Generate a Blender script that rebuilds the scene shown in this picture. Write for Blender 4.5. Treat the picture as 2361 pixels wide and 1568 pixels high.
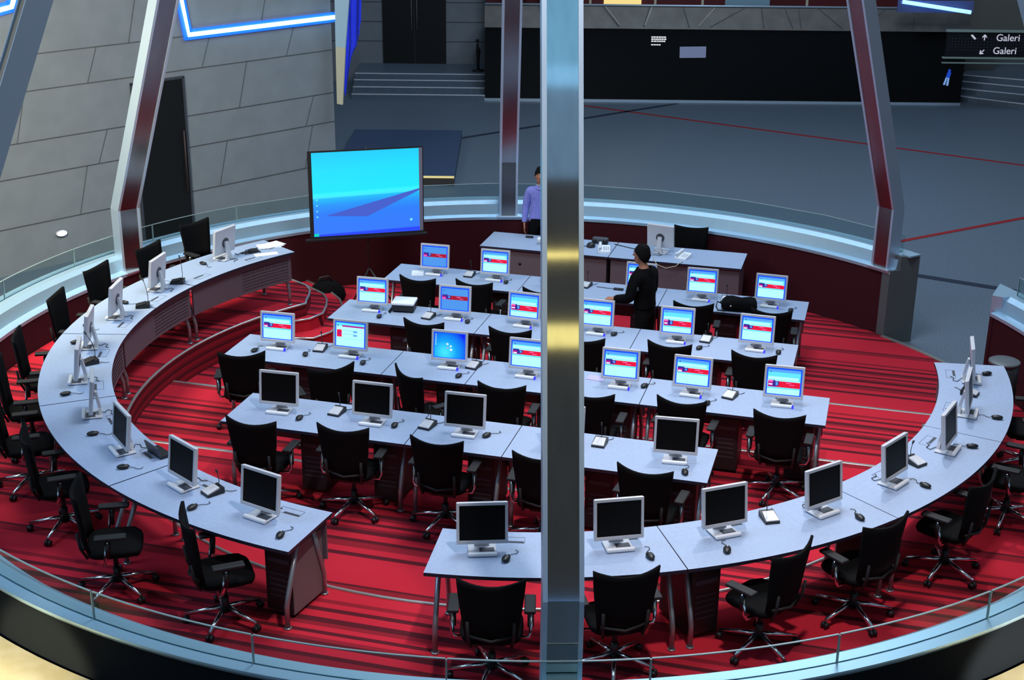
import bpy, bmesh, math, random
import numpy as np
from mathutils import Matrix, Vector
random.seed(7)
SC = bpy.context.scene
COL = SC.collection
for o in list(bpy.data.objects):
    bpy.data.objects.remove(o)
R_ = math.radians

def S(r, g, b):
    """8-bit sRGB to linear RGBA"""
    f = lambda c: c / 12.92 if c <= .04045 else ((c + .055) / 1.055) ** 2.4
    return (f(r / 255), f(g / 255), f(b / 255), 1)

# ------------------------------------------------------------------ camera
cam = bpy.data.cameras.new('camera')
cam.sensor_width = 36.0
cam.lens = 36.0 * 3226.2 / 2361
cam.clip_end = 200
cob = bpy.data.objects.new('camera', cam)
COL.objects.link(cob)
cob.matrix_world = Matrix.Translation((0, 0, 6.08)) @ Matrix.Rotation(R_(90 - 20.71157), 4, 'X') @ Matrix.Rotation(R_(.57853), 4, 'Z')
SC.camera = cob
SC.view_settings.view_transform = 'Standard'
SC.view_settings.look = 'None'
SC.view_settings.exposure = 0.0
SC.view_settings.gamma = 1.0
SC.view_settings.use_curve_mapping = False

# ------------------------------------------------------------------ world and lights
wd = bpy.data.worlds.new('hall_air')
SC.world = wd
wd.use_nodes = True
nt = wd.node_tree
bg = nt.nodes['Background']
tc = nt.nodes.new('ShaderNodeTexCoord')
sx = nt.nodes.new('ShaderNodeSeparateXYZ')
rp = nt.nodes.new('ShaderNodeValToRGB')
nt.links.new(tc.outputs['Generated'], sx.inputs[0])
nt.links.new(sx.outputs['Z'], rp.inputs[0])
nt.links.new(rp.outputs[0], bg.inputs[0])
rp.color_ramp.elements[0].position = .0
rp.color_ramp.elements[0].color = (.10, .11, .12, 1)
rp.color_ramp.elements[1].position = 1.0
rp.color_ramp.elements[1].color = (.34, .52, .80, 1)
e = rp.color_ramp.elements.new(.5); e.color = (.20, .22, .24, 1)
bg.inputs[1].default_value = .42

def area(name, loc, target, size, power, color, sy=None):
    l = bpy.data.lights.new(name, 'AREA')
    l.energy = power; l.color = color
    l.size = size
    if sy: l.shape = 'RECTANGLE'; l.size_y = sy
    o = bpy.data.objects.new(name, l); COL.objects.link(o)
    o.location = loc
    o.rotation_euler = (Vector(target) - Vector(loc)).to_track_quat('-Z', 'Y').to_euler()
    return o

def spot(name, loc, target, power, color, angle, blend=.3, rad=.15):
    l = bpy.data.lights.new(name, 'SPOT')
    l.energy = power; l.color = color; l.spot_size = R_(angle); l.spot_blend = blend
    l.shadow_soft_size = rad
    o = bpy.data.objects.new(name, l); COL.objects.link(o)
    o.location = loc
    o.rotation_euler = (Vector(target) - Vector(loc)).to_track_quat('-Z', 'Y').to_euler()
    return o

area('light_over_ring', (1.0, 13.0, 11.0), (.2, 13.5, 0), 3.0, 700, (.80, .90, 1.0))
spot('spot_front', (1.5, 7.0, 10.5), (.4, 11.8, 0), 2100, (1.0, .90, .86), 46, .6, .25)
spot('spot_right', (3.5, 16.5, 11.0), (3.2, 12.0, 0), 1500, (1.0, .90, .86), 44, .6, .2)
area('light_over_hall', (4.5, 23.0, 11.5), (4.5, 23.5, -.6), 7.0, 950, (.64, .81, 1.0))
area('light_left_wall', (-6.0, 14.6, 4.6), (-8.0, 19.2, 0), 1.6, 400, (1.0, .90, .64))
area('light_ring_blue', (-9.0, 9.0, 9.5), (-3.5, 13.5, .6), 4.0, 420, (.40, .66, 1.0))
spot('added_floor_spot_left', (-4.7, 7.0, .85), (-3.65, 8.55, .22), 520, (1.0, .86, .54), 30, .5, .06)  # unseen low spots, added to brighten the cream floor corners
spot('added_floor_spot_right', (4.9, 7.05, .85), (3.85, 8.6, .22), 520, (1.0, .95, .84), 30, .5, .06)
# warm lamps behind the viewpoint; unseen blue lights added to tint the near pillar's reflections
area('warm_lamp_high', (1.0, -4.0, 8.88), (.35, 9.5, 3.4), 8.0, 9, (1.0, .82, .26), .08)
area('warm_lamp_low', (1.0, -4.0, 7.46), (.35, 9.5, 3.0), 8.0, 21, (1.0, .84, .28), .36)
area('blue_reflect_high', (.4, -5.0, 14.6), (.35, 10, 4.5), 5.0, 60, (.22, .62, 1.0), 3.4)
area('blue_reflect_mid', (.4, -5.0, 11.9), (.35, 10, 4.0), 5.0, 18, (.30, .60, 1.0), 2.0)
area('blue_reflect_low', (.4, -6.0, 2.7), (.35, 8.3, 1.2), 5.0, 34, (.18, .45, 1.0), 1.6)

# ------------------------------------------------------------------ materials
MATS = {}
def mat(name, color, rough=.5, metal=0.0, spec=.5, emit=None, strength=1.0):
    m = bpy.data.materials.new(name); m.use_nodes = True
    b = m.node_tree.nodes['Principled BSDF']
    b.inputs['Base Color'].default_value = color
    b.inputs['Roughness'].default_value = rough
    b.inputs['Metallic'].default_value = metal
    b.inputs['Specular IOR Level'].default_value = spec
    if emit:
        b.inputs['Emission Color'].default_value = emit
        b.inputs['Emission Strength'].default_value = strength
    MATS[name] = m
    return m

def noisy(m, c1, c2, scale, detail=3, lo=.35, hi=.65, bump=0.0, stretch=None):
    """base colour wanders between two tones in object space"""
    t = m.node_tree; b = t.nodes['Principled BSDF']
    tc = t.nodes.new('ShaderNodeTexCoord'); n = t.nodes.new('ShaderNodeTexNoise')
    n.inputs['Scale'].default_value = scale; n.inputs['Detail'].default_value = detail
    src = tc.outputs['Object']
    if stretch:
        mp = t.nodes.new('ShaderNodeMapping'); mp.inputs['Scale'].default_value = stretch
        t.links.new(src, mp.inputs[0]); src = mp.outputs[0]
    t.links.new(src, n.inputs['Vector'])
    r = t.nodes.new('ShaderNodeValToRGB')
    r.color_ramp.elements[0].position = lo; r.color_ramp.elements[0].color = c1
    r.color_ramp.elements[1].position = hi; r.color_ramp.elements[1].color = c2
    t.links.new(n.outputs['Fac'], r.inputs[0]); t.links.new(r.outputs[0], b.inputs['Base Color'])
    if bump:
        bp = t.nodes.new('ShaderNodeBump'); bp.inputs['Strength'].default_value = bump
        t.links.new(n.outputs['Fac'], bp.inputs['Height']); t.links.new(bp.outputs[0], b.inputs['Normal'])
    return m

PSI = -.2652
def carpet(name, base, dark, mid):
    m = mat(name, base, .95, 0, .1)
    t = m.node_tree; b = t.nodes['Principled BSDF']
    g = t.nodes.new('ShaderNodeNewGeometry')
    d = t.nodes.new('ShaderNodeVectorMath'); d.operation = 'DOT_PRODUCT'
    d.inputs[1].default_value = (-math.sin(PSI), math.cos(PSI), 0.35)
    t.links.new(g.outputs['Position'], d.inputs[0])
    mu = t.nodes.new('ShaderNodeMath'); mu.operation = 'MULTIPLY'; mu.inputs[1].default_value = 1 / 1.95
    fr = t.nodes.new('ShaderNodeMath'); fr.operation = 'FRACT'
    t.links.new(d.outputs['Value'], mu.inputs[0]); t.links.new(mu.outputs[0], fr.inputs[0])
    r = t.nodes.new('ShaderNodeValToRGB'); r.color_ramp.interpolation = 'CONSTANT'
    stops = [(0, base), (.20, dark), (.232, base), (.28, mid), (.33, dark), (.358, base), (.41, dark), (.445, mid), (.465, base),
             (.495, dark), (.518, base), (.55, mid), (.575, dark), (.612, base), (.66, dark), (.684, base), (.72, mid), (.75, base), (.90, mid), (.95, dark), (.968, base)]
    el = r.color_ramp.elements
    el[0].position = 0; el[0].color = base
    el[1].position = .20; el[1].color = dark
    for p, c in stops[2:]:
        x = el.new(p); x.color = c
    t.links.new(fr.outputs[0], r.inputs[0])
    n = t.nodes.new('ShaderNodeTexNoise'); n.inputs['Scale'].default_value = 180
    mx = t.nodes.new('ShaderNodeMix'); mx.data_type = 'RGBA'; mx.blend_type = 'MULTIPLY'; mx.inputs['Factor'].default_value = .25
    t.links.new(g.outputs['Position'], n.inputs['Vector'])
    t.links.new(r.outputs[0], mx.inputs['A']); t.links.new(n.outputs['Color'], mx.inputs['B'])
    t.links.new(mx.outputs['Result'], b.inputs['Base Color'])
    return m

RED = (.60, .022, .042, 1); DRED = (.11, .013, .020, 1); MRED = (.30, .016, .028, 1)
M_carpet = carpet('striped_red_carpet', RED, DRED, MRED)
def riser_carpet():
    m = mat('ribbed_riser_carpet_shaded', (.2, .02, .03, 1), .95, 0, .1); t = m.node_tree; b = t.nodes['Principled BSDF']
    g = t.nodes.new('ShaderNodeNewGeometry'); s = t.nodes.new('ShaderNodeSeparateXYZ'); t.links.new(g.outputs['Position'], s.inputs[0])
    mu = t.nodes.new('ShaderNodeMath'); mu.operation = 'MULTIPLY'; mu.inputs[1].default_value = 1 / .11; t.links.new(s.outputs['Z'], mu.inputs[0])
    f = t.nodes.new('ShaderNodeMath'); f.operation = 'FRACT'; t.links.new(mu.outputs[0], f.inputs[0])
    r = t.nodes.new('ShaderNodeValToRGB'); r.color_ramp.interpolation = 'CONSTANT'; t.links.new(f.outputs[0], r.inputs[0])
    e = r.color_ramp.elements; e[0].color = (.26, .012, .022, 1); e[1].position = .45; e[1].color = (.085, .009, .014, 1)  # striped carpet reds, darkened to carry the shade on the riser
    x = e.new(.72); x.color = (.17, .011, .018, 1)
    t.links.new(r.outputs[0], b.inputs['Base Color']); return m
M_riser = riser_carpet()
M_wallcarpet = mat('shaded_wall_carpet', (.055, .011, .016, 1), .95, 0, .1)  # same red carpet, with the wall's dim light put into its colour
M_nosing = mat('step_nosing_steel', (.60, .58, .55, 1), .28, .75)
M_granite = noisy(mat('hall_granite', S(95, 108, 122), .42), S(74, 90, 106), S(116, 128, 138), 55, 5, .35, .65)
M_cream = noisy(mat('cream_floor', S(225, 205, 150), .5), S(225, 205, 150), S(240, 222, 175), 6)
M_redline = mat('floor_line_red', S(150, 30, 36), .5)
M_darkline = mat('floor_line_dark', S(40, 50, 66), .4)
M_steel = noisy(mat('brushed_steel', (.40, .41, .40, 1), .055, 1.0), (.38, .39, .38, 1), (.44, .45, .44, 1), 9, 2, .3, .7, 0, (1, 1, .05))
M_steelsoft = noisy(mat('brushed_steel_soft', (.29, .29, .29, 1), .24, 1.0), (.27, .27, .27, 1), (.31, .31, .31, 1), 9, 2, .3, .7, 0, (1, 1, .05))
M_steeledge = mat('steel_edge', (.58, .72, .86, 1), .36, .6)
M_ledge = mat('ledge_steel', (.44, .63, .77, 1), .36, .5)
M_skirt = mat('dark_matt_skirt', (.010, .0128, .0165, 1), .8, 0, .05)
M_jamb = mat('grey_stone_jamb', S(88, 96, 98), .6)
M_tile = noisy(mat('grey_wall_stone', S(130, 136, 142), .7), S(128, 134, 140), S(134, 140, 146), 3, 2)
M_joint = mat('wall_joint', S(84, 88, 92), .8)
M_blackdoor = mat('black_door', (.006, .006, .006, 1), .45)
M_blackgloss = mat('black_gloss_panel', (.003, .003, .003, 1), .22, 0, .35)
M_greypanel = noisy(mat('grey_clad_panel', S(98, 94, 90), .5, .2), S(92, 88, 84), S(106, 102, 97), 3)
M_redpanel = mat('maroon_panel', S(90, 24, 30), .5)
M_lit = mat('warm_lit_opening', (.8, .6, .3, 1), .5, 0, .5, S(235, 205, 120), .9)
M_neon = mat('blue_neon_tube', (.6, .8, 1, 1), .4, 0, .5, (.35, .75, 1.0, 1), 6.0)
M_neonhalo = mat('blue_neon_halo', (.03, .10, .5, 1), .4, 0, .5, (.0, .12, 1.0, 1), 1.2)  # tube's blue halo on its recess, put into a glowing colour
M_strand = mat('blue_fibre_strand', (.02, .04, .5, 1), .4, 0, .5, (.010, .02, .36, 1), 1.0)
M_strand2 = mat('dark_blue_fibre_strand', (.01, .02, .22, 1), .4, 0, .5, (.006, .010, .14, 1), 1.0)
M_cream2 = mat('cream_fin', S(205, 198, 170), .6)
M_paleblue = mat('pale_blue_fin', S(170, 200, 215), .6)
M_desk = noisy(mat('pale_desk_laminate', S(158, 175, 202), .5, 0, .3), S(155, 172, 200), S(162, 178, 204), 30)  # pale grey laminate with the blue cast of the light mixed in
M_deskedge = mat('desk_edge_dark', (.020, .022, .040, 1), .4)
M_modesty = mat('grey_modesty_panel', S(104, 94, 102), .55)
M_leg = mat('grey_leg_tube', (.36, .37, .40, 1), .35, .7)
M_cab = mat('black_cabinet', (.016, .014, .016, 1), .5)
M_cabgrey = mat('grey_cabinet_side', S(122, 108, 112), .6)
M_brown = mat('brown_cabinet_side', (.055, .030, .030, 1), .6)
M_mesh = mat('black_mesh_fabric', (.0035, .0035, .004, 1), .85, 0, .12)
M_plastic = mat('black_plastic', (.010, .010, .012, 1), .45)
M_armpad = mat('charcoal_arm_pad', (.018, .018, .019, 1), .6, 0, .3)
M_chrome = mat('chrome', (.75, .76, .78, 1), .16, 1.0)
M_silver = mat('silver_plastic', S(205, 206, 212), .4, .1)
M_white = mat('white_plastic', S(244, 246, 250), .35)
M_offscreen = mat('screen_off', (.0045, .0035, .0035, 1), .45, 0, .12)
M_dgrey = mat('dark_grey_plastic', (.05, .055, .07, 1), .5)
M_rubber = mat('cable_rubber', (.012, .012, .014, 1), .6)
M_paper = mat('white_paper', S(235, 238, 245), .8)
M_led = mat('blue_power_light', (.0, .0, 1, 1), .4, 0, .5, (.02, .02, 1.0, 1), 1.6)
M_skin = mat('skin', S(176, 118, 92), .6)
M_hair = mat('black_hair', (.005, .004, .004, 1), .85, 0, .15)
M_blueshirt = noisy(mat('lavender_blue_shirt', S(128, 132, 214), .8), S(122, 126, 208), S(138, 142, 222), 40)
M_blackcloth = mat('black_cloth', (.0028, .0028, .0034, 1), .9, 0, .12)
M_trouser = mat('black_trousers', (.004, .004, .005, 1), .9, 0, .12)
M_collar = mat('white_undershirt', S(215, 215, 220), .8)
M_eye = mat('eye_white', (.8, .8, .8, 1), .3)
M_pupil = mat('eye_dark', (.01, .008, .006, 1), .3)
M_lip = mat('lips', S(150, 82, 74), .5)

def emis(name, c, s=1.0):
    return mat(name, (.01, .01, .01, 1), .3, 0, .3, c, s)
E_border = emis('page_border_blue', S(14, 80, 255), 1.1)
E_cyan = emis('page_cyan', S(96, 224, 255), 1.1)
E_pale = emis('page_pale', S(176, 252, 255), 1.15)
E_mid = emis('page_mid_blue', S(90, 170, 255))
E_red = emis('banner_red', S(238, 12, 62))
E_pink = emis('banner_pink', S(255, 120, 200))
E_mag = emis('banner_magenta', S(190, 10, 150))
E_navy = emis('picture_navy', S(50, 40, 150))
E_white = emis('page_white', S(235, 250, 255))
E_dimblue = emis('page_dim_blue', S(82, 160, 250), .9)
E_dimred = emis('banner_dim_red', S(190, 20, 50), .8)

def desktop_picture():
    m = emis('desktop_picture', S(20, 120, 250), 1.0); t = m.node_tree; b = t.nodes['Principled BSDF']
    tc = t.nodes.new('ShaderNodeTexCoord'); d = t.nodes.new('ShaderNodeVectorMath'); d.operation = 'DISTANCE'; d.inputs[1].default_value = (-.05, -.01, .165)
    t.links.new(tc.outputs['Object'], d.inputs[0])
    r = t.nodes.new('ShaderNodeValToRGB'); t.links.new(d.outputs['Value'], r.inputs[0]); e = r.color_ramp.elements
    e[0].position = .02; e[0].color = S(70, 236, 255); e[1].position = .27; e[1].color = S(0, 26, 245)
    x = e.new(.13); x.color = S(10, 165, 250)
    t.links.new(r.outputs[0], b.inputs['Emission Color']); return m
E_desktop = desktop_picture()
def glass_mat(name, tint, refl):
    m = bpy.data.materials.new(name); m.use_nodes = True
    t = m.node_tree; t.nodes.clear()
    o = t.nodes.new('ShaderNodeOutputMaterial'); a = t.nodes.new('ShaderNodeBsdfTransparent'); a.inputs[0].default_value = tint
    g = t.nodes.new('ShaderNodeBsdfGlossy'); g.inputs['Roughness'].default_value = .06; g.inputs[0].default_value = (.75, .9, .95, 1)
    f = t.nodes.new('ShaderNodeLayerWeight'); f.inputs[0].default_value = refl
    x = t.nodes.new('ShaderNodeMixShader')
    t.links.new(f.outputs['Fresnel'], x.inputs[0]); t.links.new(a.outputs[0], x.inputs[1]); t.links.new(g.outputs[0], x.inputs[2])
    t.links.new(x.outputs[0], o.inputs[0])
    return m
M_glass = glass_mat('balustrade_glass', (.86, .93, .93, 1), .07)
M_glassedge = mat('glass_edge', (.30, .40, .40, 1), .3)

# ------------------------------------------------------------------ mesh helpers
class MB:
    def __init__(s): s.v = []; s.f = []; s.m = []; s.sm = []
    def add(s, vs, fs, mi=0, smooth=False):
        n = len(s.v); s.v += [tuple(v) for v in vs]
        for f in fs:
            s.f.append(tuple(i + n for i in f)); s.m.append(mi); s.sm.append(smooth)
        return s
    def box(s, c, d, mi=0, rot=None, bev=0.0, topmi=None):
        x, y, z = d[0] / 2, d[1] / 2, d[2] / 2
        if bev <= 0:
            vs = [Vector((i * x, j * y, k * z)) for k in (-1, 1) for j in (-1, 1) for i in (-1, 1)]
            fs = [(0, 2, 3, 1), (4, 5, 7, 6), (0, 1, 5, 4), (2, 6, 7, 3), (0, 4, 6, 2), (1, 3, 7, 5)]
        else:
            bm = bmesh.new(); bmesh.ops.create_cube(bm, size=1)
            for v in bm.verts: v.co = Vector((v.co.x * d[0], v.co.y * d[1], v.co.z * d[2]))
            bmesh.ops.bevel(bm, geom=bm.edges[:], offset=bev, segments=2, affect='EDGES', profile=.5)
            bm.verts.index_update()
            vs = [v.co.copy() for v in bm.verts]; fs = [tuple(v.index for v in f.verts) for f in bm.faces]; bm.free()
        if rot is not None: vs = [rot @ v for v in vs]
        c = Vector(c); n = len(s.f)
        s.add([v + c for v in vs], fs, mi)
        if topmi is not None: s.m[n + 1] = topmi
        return s
    def prism(s, poly, z0, z1, mi=0, side=None):
        """poly counter-clockwise in plan"""
        n = len(poly); side = mi if side is None else side
        vs = [(p[0], p[1], z0) for p in poly] + [(p[0], p[1], z1) for p in poly]
        s.add(vs, [tuple(range(n - 1, -1, -1)), tuple(range(n, 2 * n))], mi)
        s.add(vs, [(i, (i + 1) % n, n + (i + 1) % n, n + i) for i in range(n)], side)
        return s
    def sweep(s, prof, path, closed=False, mi=0, caps=True, smooth=False):
        """prof: list of offsets; path: function-made rings (lists of points)"""
        return s
    def rings(s, rings, mi=0, smooth=True, caps=True, loop=False):
        k = len(rings[0]); n = len(rings); vs = [p for r in rings for p in r]; fs = []
        for i in range(n if loop else n - 1):
            for j in range(k):
                a = i * k + j; b = i * k + (j + 1) % k; i2 = (i + 1) % n
                fs.append((a, b, i2 * k + (j + 1) % k, i2 * k + j))
        if caps and not loop:
            fs.append(tuple(range(k - 1, -1, -1))); fs.append(tuple((n - 1) * k + j for j in range(k)))
        return s.add(vs, fs, mi, smooth)
    def tube(s, pts, r, seg=8, mi=0, caps=True):
        pts = [Vector(p) for p in pts]; n = len(pts); rs = r if isinstance(r, (list, tuple)) else [r] * n
        out = []; up = None
        for i, p in enumerate(pts):
            d = (pts[min(i + 1, n - 1)] - pts[max(i - 1, 0)]).normalized()
            if up is None:
                up = Vector((0, 0, 1)) if abs(d.z) < .9 else Vector((1, 0, 0))
            a = d.cross(up)
            if a.length < 1e-4: a = d.cross(Vector((0, 1, 0)))
            a.normalize(); b = a.cross(d).normalized(); up = b
            out.append([p + a * (rs[i] * math.cos(t)) + b * (rs[i] * math.sin(t)) for t in [-2 * math.pi * q / seg for q in range(seg)]])
        return s.rings(out, mi, True, caps)
    def lathe(s, prof, seg=20, mi=0, c=(0, 0, 0), smooth=True):
        out = [[(c[0] + r * math.cos(2 * math.pi * q / seg), c[1] + r * math.sin(2 * math.pi * q / seg), c[2] + z) for q in range(seg)] for r, z in prof]
        return s.rings(out, mi, smooth)
    def arc_solid(s, prof, a0, a1, n, c=(0, 0), mi=0, mis=None, smooth=False):
        """solid swept about a vertical axis at c; prof = (R, z) anticlockwise loop; degrees"""
        out = []
        for i in range(n + 1):
            a = R_(a0 + (a1 - a0) * i / n)
            out.append([(c[0] + r * math.cos(a), c[1] + r * math.sin(a), z) for r, z in prof])
        k = len(prof); base = len(s.f)
        s.rings(out, mi, smooth, True)
        if mis:
            for i in range(n):
                for j in range(k): s.m[base + i * k + j] = mis[j]
        return s
    def quad(s, a, b, c, d, mi=0):
        return s.add([a, b, c, d], [(0, 1, 2, 3)], mi)
    def slab(s, pts, t, mi=0):
        """polygon in space given a thickness along -normal"""
        p = [Vector(q) for q in pts]; nrm = (p[1] - p[0]).cross(p[2] - p[0]).normalized(); n = len(p)
        vs = p + [q - nrm * t for q in p]
        fs = [tuple(range(n)), tuple(range(2 * n - 1, n - 1, -1))] + [(i, n + i, n + (i + 1) % n, (i + 1) % n) for i in range(n)]
        return s.add(vs, fs, mi)
    def ball(s, c, r, mi=0, seg=14, rg=9):
        c = Vector(c); r = Vector(r) if not isinstance(r, (int, float)) else Vector((r, r, r))
        out = []
        for i in range(rg + 1):
            t = math.pi * (i + (.04 if i == 0 else -.04 if i == rg else 0)) / rg
            out.append([(c.x + r.x * math.sin(t) * math.cos(2 * math.pi * q / seg), c.y + r.y * math.sin(t) * math.sin(2 * math.pi * q / seg), c.z - r.z * math.cos(t)) for q in range(seg)])
        return s.rings(out, mi, True)

def obj(name, mb, mats, parent=None, loc=None, rotz=0.0):
    me = bpy.data.meshes.new(name)
    me.from_pydata(mb.v, [], mb.f)
    for m in (mats if isinstance(mats, (list, tuple)) else [mats]): me.materials.append(m)
    me.polygons.foreach_set('material_index', mb.m)
    me.polygons.foreach_set('use_smooth', mb.sm)
    me.validate(); me.update()
    o = bpy.data.objects.new(name, me); COL.objects.link(o)
    if parent is not None: o.parent = parent
    if loc is not None: o.location = loc
    if rotz: o.rotation_euler = (0, 0, rotz)
    return o

def tag(o, label, cat, group=None):
    o['label'] = label; o['category'] = cat
    if group: o['group'] = group
    return o

def thing(name, label, cat, loc=(0, 0, 0), rotz=0.0, group=None):
    o = bpy.data.objects.new(name, None); COL.objects.link(o)
    o.empty_display_size = .1
    o.location = loc; o.rotation_euler = (0, 0, rotz)
    return tag(o, label, cat, group)

def struct(name, mb, mats, parent=None, label=None):
    o = obj(name, mb, mats, parent)
    if parent is None: o['kind'] = 'structure'
    if label: o['label'] = label
    return o

def children(o): return [c for c in bpy.data.objects if c.parent == o]
KIDS = {}
def dup(root, loc, rotz, label, group=None):
    if root.name not in KIDS:
        KIDS[root.name] = [(c, children(c)) for c in children(root)]
    r = root.copy(); COL.objects.link(r); r.location = loc; r.rotation_euler = (0, 0, rotz)
    r['label'] = label
    if group: r['group'] = group
    for ch, gr in KIDS[root.name]:
        c = ch.copy(); COL.objects.link(c); c.parent = r
        for g in gr:
            d = g.copy(); COL.objects.link(d); d.parent = c
    return r

class Proto:
    """builds a thing the first time, copies it afterwards"""
    def __init__(s, build): s.build = build; s.first = None
    def put(s, loc, rotz, label, group=None):
        if s.first is None:
            s.first = s.build(label)
            s.first.location = loc; s.first.rotation_euler = (0, 0, rotz)
            if group: s.first['group'] = group
            bpy.context.view_layer.update()
            return s.first
        return dup(s.first, loc, rotz, label, group)

# ------------------------------------------------------------------ places (metres; z = 0 is the curved platform)
CX, CY = .1378, 14.1507
U = Vector((math.cos(PSI), math.sin(PSI), 0)); W = Vector((-math.sin(PSI), math.cos(PSI), 0))
FLOOR = {4: -.12, 3: -.24, 2: -.36, 1: -.48, 0: -.48}
STAGE = -.48
HALL = -.60
def uw(u, w, z=0.0): return U * u + W * w + Vector((0, 0, z))
def pol(a, r, z=0.0): return Vector((CX + r * math.cos(R_(a)), CY + r * math.sin(R_(a)), z))
def pc(a, r): return (CX + r * math.cos(R_(a)), CY + r * math.sin(R_(a)))
GAP0, GAP1 = 18.5, 35.8          # the entrance in the ring

# ------------------------------------------------------------------ floors
b = MB(); b.box((1, 22, HALL - .1), (46, 50, .2)); struct('floor', b, M_granite)
b = MB()
for a, c in ((200, 243), (299, 340)): b.arc_solid([(6.45, HALL), (9.6, HALL), (9.6, .22), (6.45, .22)], a, c, 36, (CX, CY))
struct('floor_near', b, M_cream)
def strip(a, c, w, z=HALL, h=.006):
    a = Vector(a); c = Vector(c); d = (c - a).normalized(); n = Vector((-d.y, d.x, 0)) * w / 2
    return MB().prism([(a - n)[:2], (c - n)[:2], (c + n)[:2], (a + n)[:2]], z, z + h)
b = MB()
for a, c in (((1.4, 34.0, 0), (11.5, 27.35, 0)), ((6.3, 22.41, 0), (10.2, 24.72, 0))):
    s_ = strip(a, c, .10); b.add(s_.v, s_.f)
struct('floor_line_red', b, M_redline)
b = MB()
for a, c, w in (((-1.6, 29.7, 0), (4.0, 34.2, 0), .13), ((6.0, 20.82, 0), (7.6, 19.93, 0), .16)):
    s_ = strip(a, c, w); b.add(s_.v, s_.f)
struct('floor_line_dark', b, M_darkline)

# stage floor (lowest level inside the ring)
b = MB(); b.prism([pc(a, 5.99 if -5 < (a + 180) % 360 - 180 < 172 else 5.80) for a in range(0, 360, 4)], HALL + .005, STAGE); struct('floor_stage', b, M_carpet)

# straight tiers of the pit, highest nearest the camera
def clip(poly, wk):
    out = []; n = len(poly)
    d = lambda p: (Vector((p[0], p[1], 0)).dot(W)) - wk
    for i in range(n):
        p, q = poly[i], poly[(i + 1) % n]; a, c = d(p), d(q)
        if a <= 0: out.append(p)
        if (a < 0) != (c < 0):
            t = a / (a - c); out.append((p[0] + (q[0] - p[0]) * t, p[1] + (q[1] - p[1]) * t))
    return out
bound = [pc(a, 4.26) for a in range(60, 353, 3)] + [pc(a, 5.97) for a in range(353, 421, 3)]
NOSE = {4: 11.86, 3: 13.66, 2: 15.50}
for k in (2, 3, 4):
    b = MB(); b.prism(clip(bound, NOSE[k]), STAGE - .1, FLOOR[k])
    t = struct('step_tier', b, M_carpet)
    pl = [p for p in clip(bound, NOSE[k]) if abs(Vector((p[0], p[1], 0)).dot(W) - NOSE[k]) < 1e-4]
    us = sorted(Vector((p[0], p[1], 0)).dot(U) for p in pl)
    n = MB(); c = uw((us[0] + us[-1]) / 2, NOSE[k] - .012, FLOOR[k])
    n.box(c, (us[-1] - us[0], .045, .014), 0, Matrix.Rotation(PSI, 3, 'Z'), .004)
    struct('nosing', n, M_nosing, t)

# curved platform that carries the curved desks
end_l = [(131.8, 4.28), (130.6, 4.40), (129.2, 4.52), (127.6, 4.70), (126.8, 4.92), (127.2, 5.2), (128.2, 5.6), (129.2, 5.99)]
inner = [pc(a, 4.28) for a in range(353, 131, -3)] + [pc(*q) for q in end_l]
outer = [pc(a, 5.99) for a in range(130, 354, 3)] + [pc(353, 5.99)]
plat = inner + outer
b = MB(); b.prism(plat, -.03, 0.0)
P0 = struct('floor_platform', b, M_carpet)
b = MB(); b.prism([pc(a, 4.27) for a in range(353, 131, -3)] + [pc(q[0], q[1] - .01) for q in end_l] + [pc(131, 5.85), pc(132.5, 5.4)] + [pc(a, 4.36) for a in range(133, 354, 3)], STAGE - .05, -.02)
struct('step_riser', b, M_riser)
def ribbon(pts, r, z):
    return MB().tube([(p[0], p[1], z) for p in pts], r, 8)
struct('nosing', ribbon(inner, .017, .003), M_nosing, P0)
b2 = MB(); b2.tube([(*pc(353, q), .003) for q in (4.28, 5.0, 5.99)], .017, 8); struct('nosing', b2, M_nosing, P0)
# two rounded steps down to the stage at the far left end
s1 = [(137.0, 4.24), (132.5, 4.13), (129.0, 4.20), (126.5, 4.43), (124.8, 4.66), (124.0, 4.9), (124.4, 5.35), (125.6, 5.99)]
s2 = [(139.0, 4.20), (134.5, 3.86), (130.0, 3.90), (126.0, 4.12), (122.6, 4.5), (120.6, 5.0), (120.4, 5.45), (121.4, 5.99)]
for pts, z in ((s1, -.16), (s2, -.32)):
    pp = [pc(*q) for q in pts]
    b = MB(); b.prism(pp + [pc(133, 5.99), pc(139, 5.2), pc(139, 4.4)], STAGE - .04, z)
    t = struct('step_round', b, M_carpet); struct('nosing', ribbon(pp, .016, z + .003), M_nosing, t)

# ring wall inside, ledge cap, dark skirt outside
A0, A1 = GAP1, GAP0 + 360
b = MB(); b.arc_solid([(6.0, HALL), (6.2, HALL), (6.2, .40), (6.0, .40)], A0, 172, 80, (CX, CY)); b.arc_solid([(6.0, -.05), (6.05, -.05), (6.2, .40), (6.0, .40)], 172, 352, 90, (CX, CY)); b.arc_solid([(6.0, HALL), (6.2, HALL), (6.2, .40), (6.0, .40)], 352, A1, 14, (CX, CY))
struct('wall_ring', b, M_wallcarpet)
b = MB()
prof = [(5.985, .385), (6.30, .385), (6.385, .57), (6.41, .612), (6.41, .63), (6.312, .63), (6.312, .600), (6.296, .600), (6.296, .63), (6.20, .63), (6.135, .585), (6.10, .44), (5.985, .425)]
b.arc_solid(prof, A0, A1, 190, (CX, CY))
struct('ledge', b, M_ledge)
b = MB()
b.arc_solid([(6.2, HALL), (6.42, HALL), (6.42, .2), (6.392, .60), (6.2, .5)], 172, 352, 110, (CX, CY))
b.arc_solid([(6.2, HALL), (6.36, HALL), (6.392, .60), (6.2, .5)], 352, A1, 16, (CX, CY))
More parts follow.
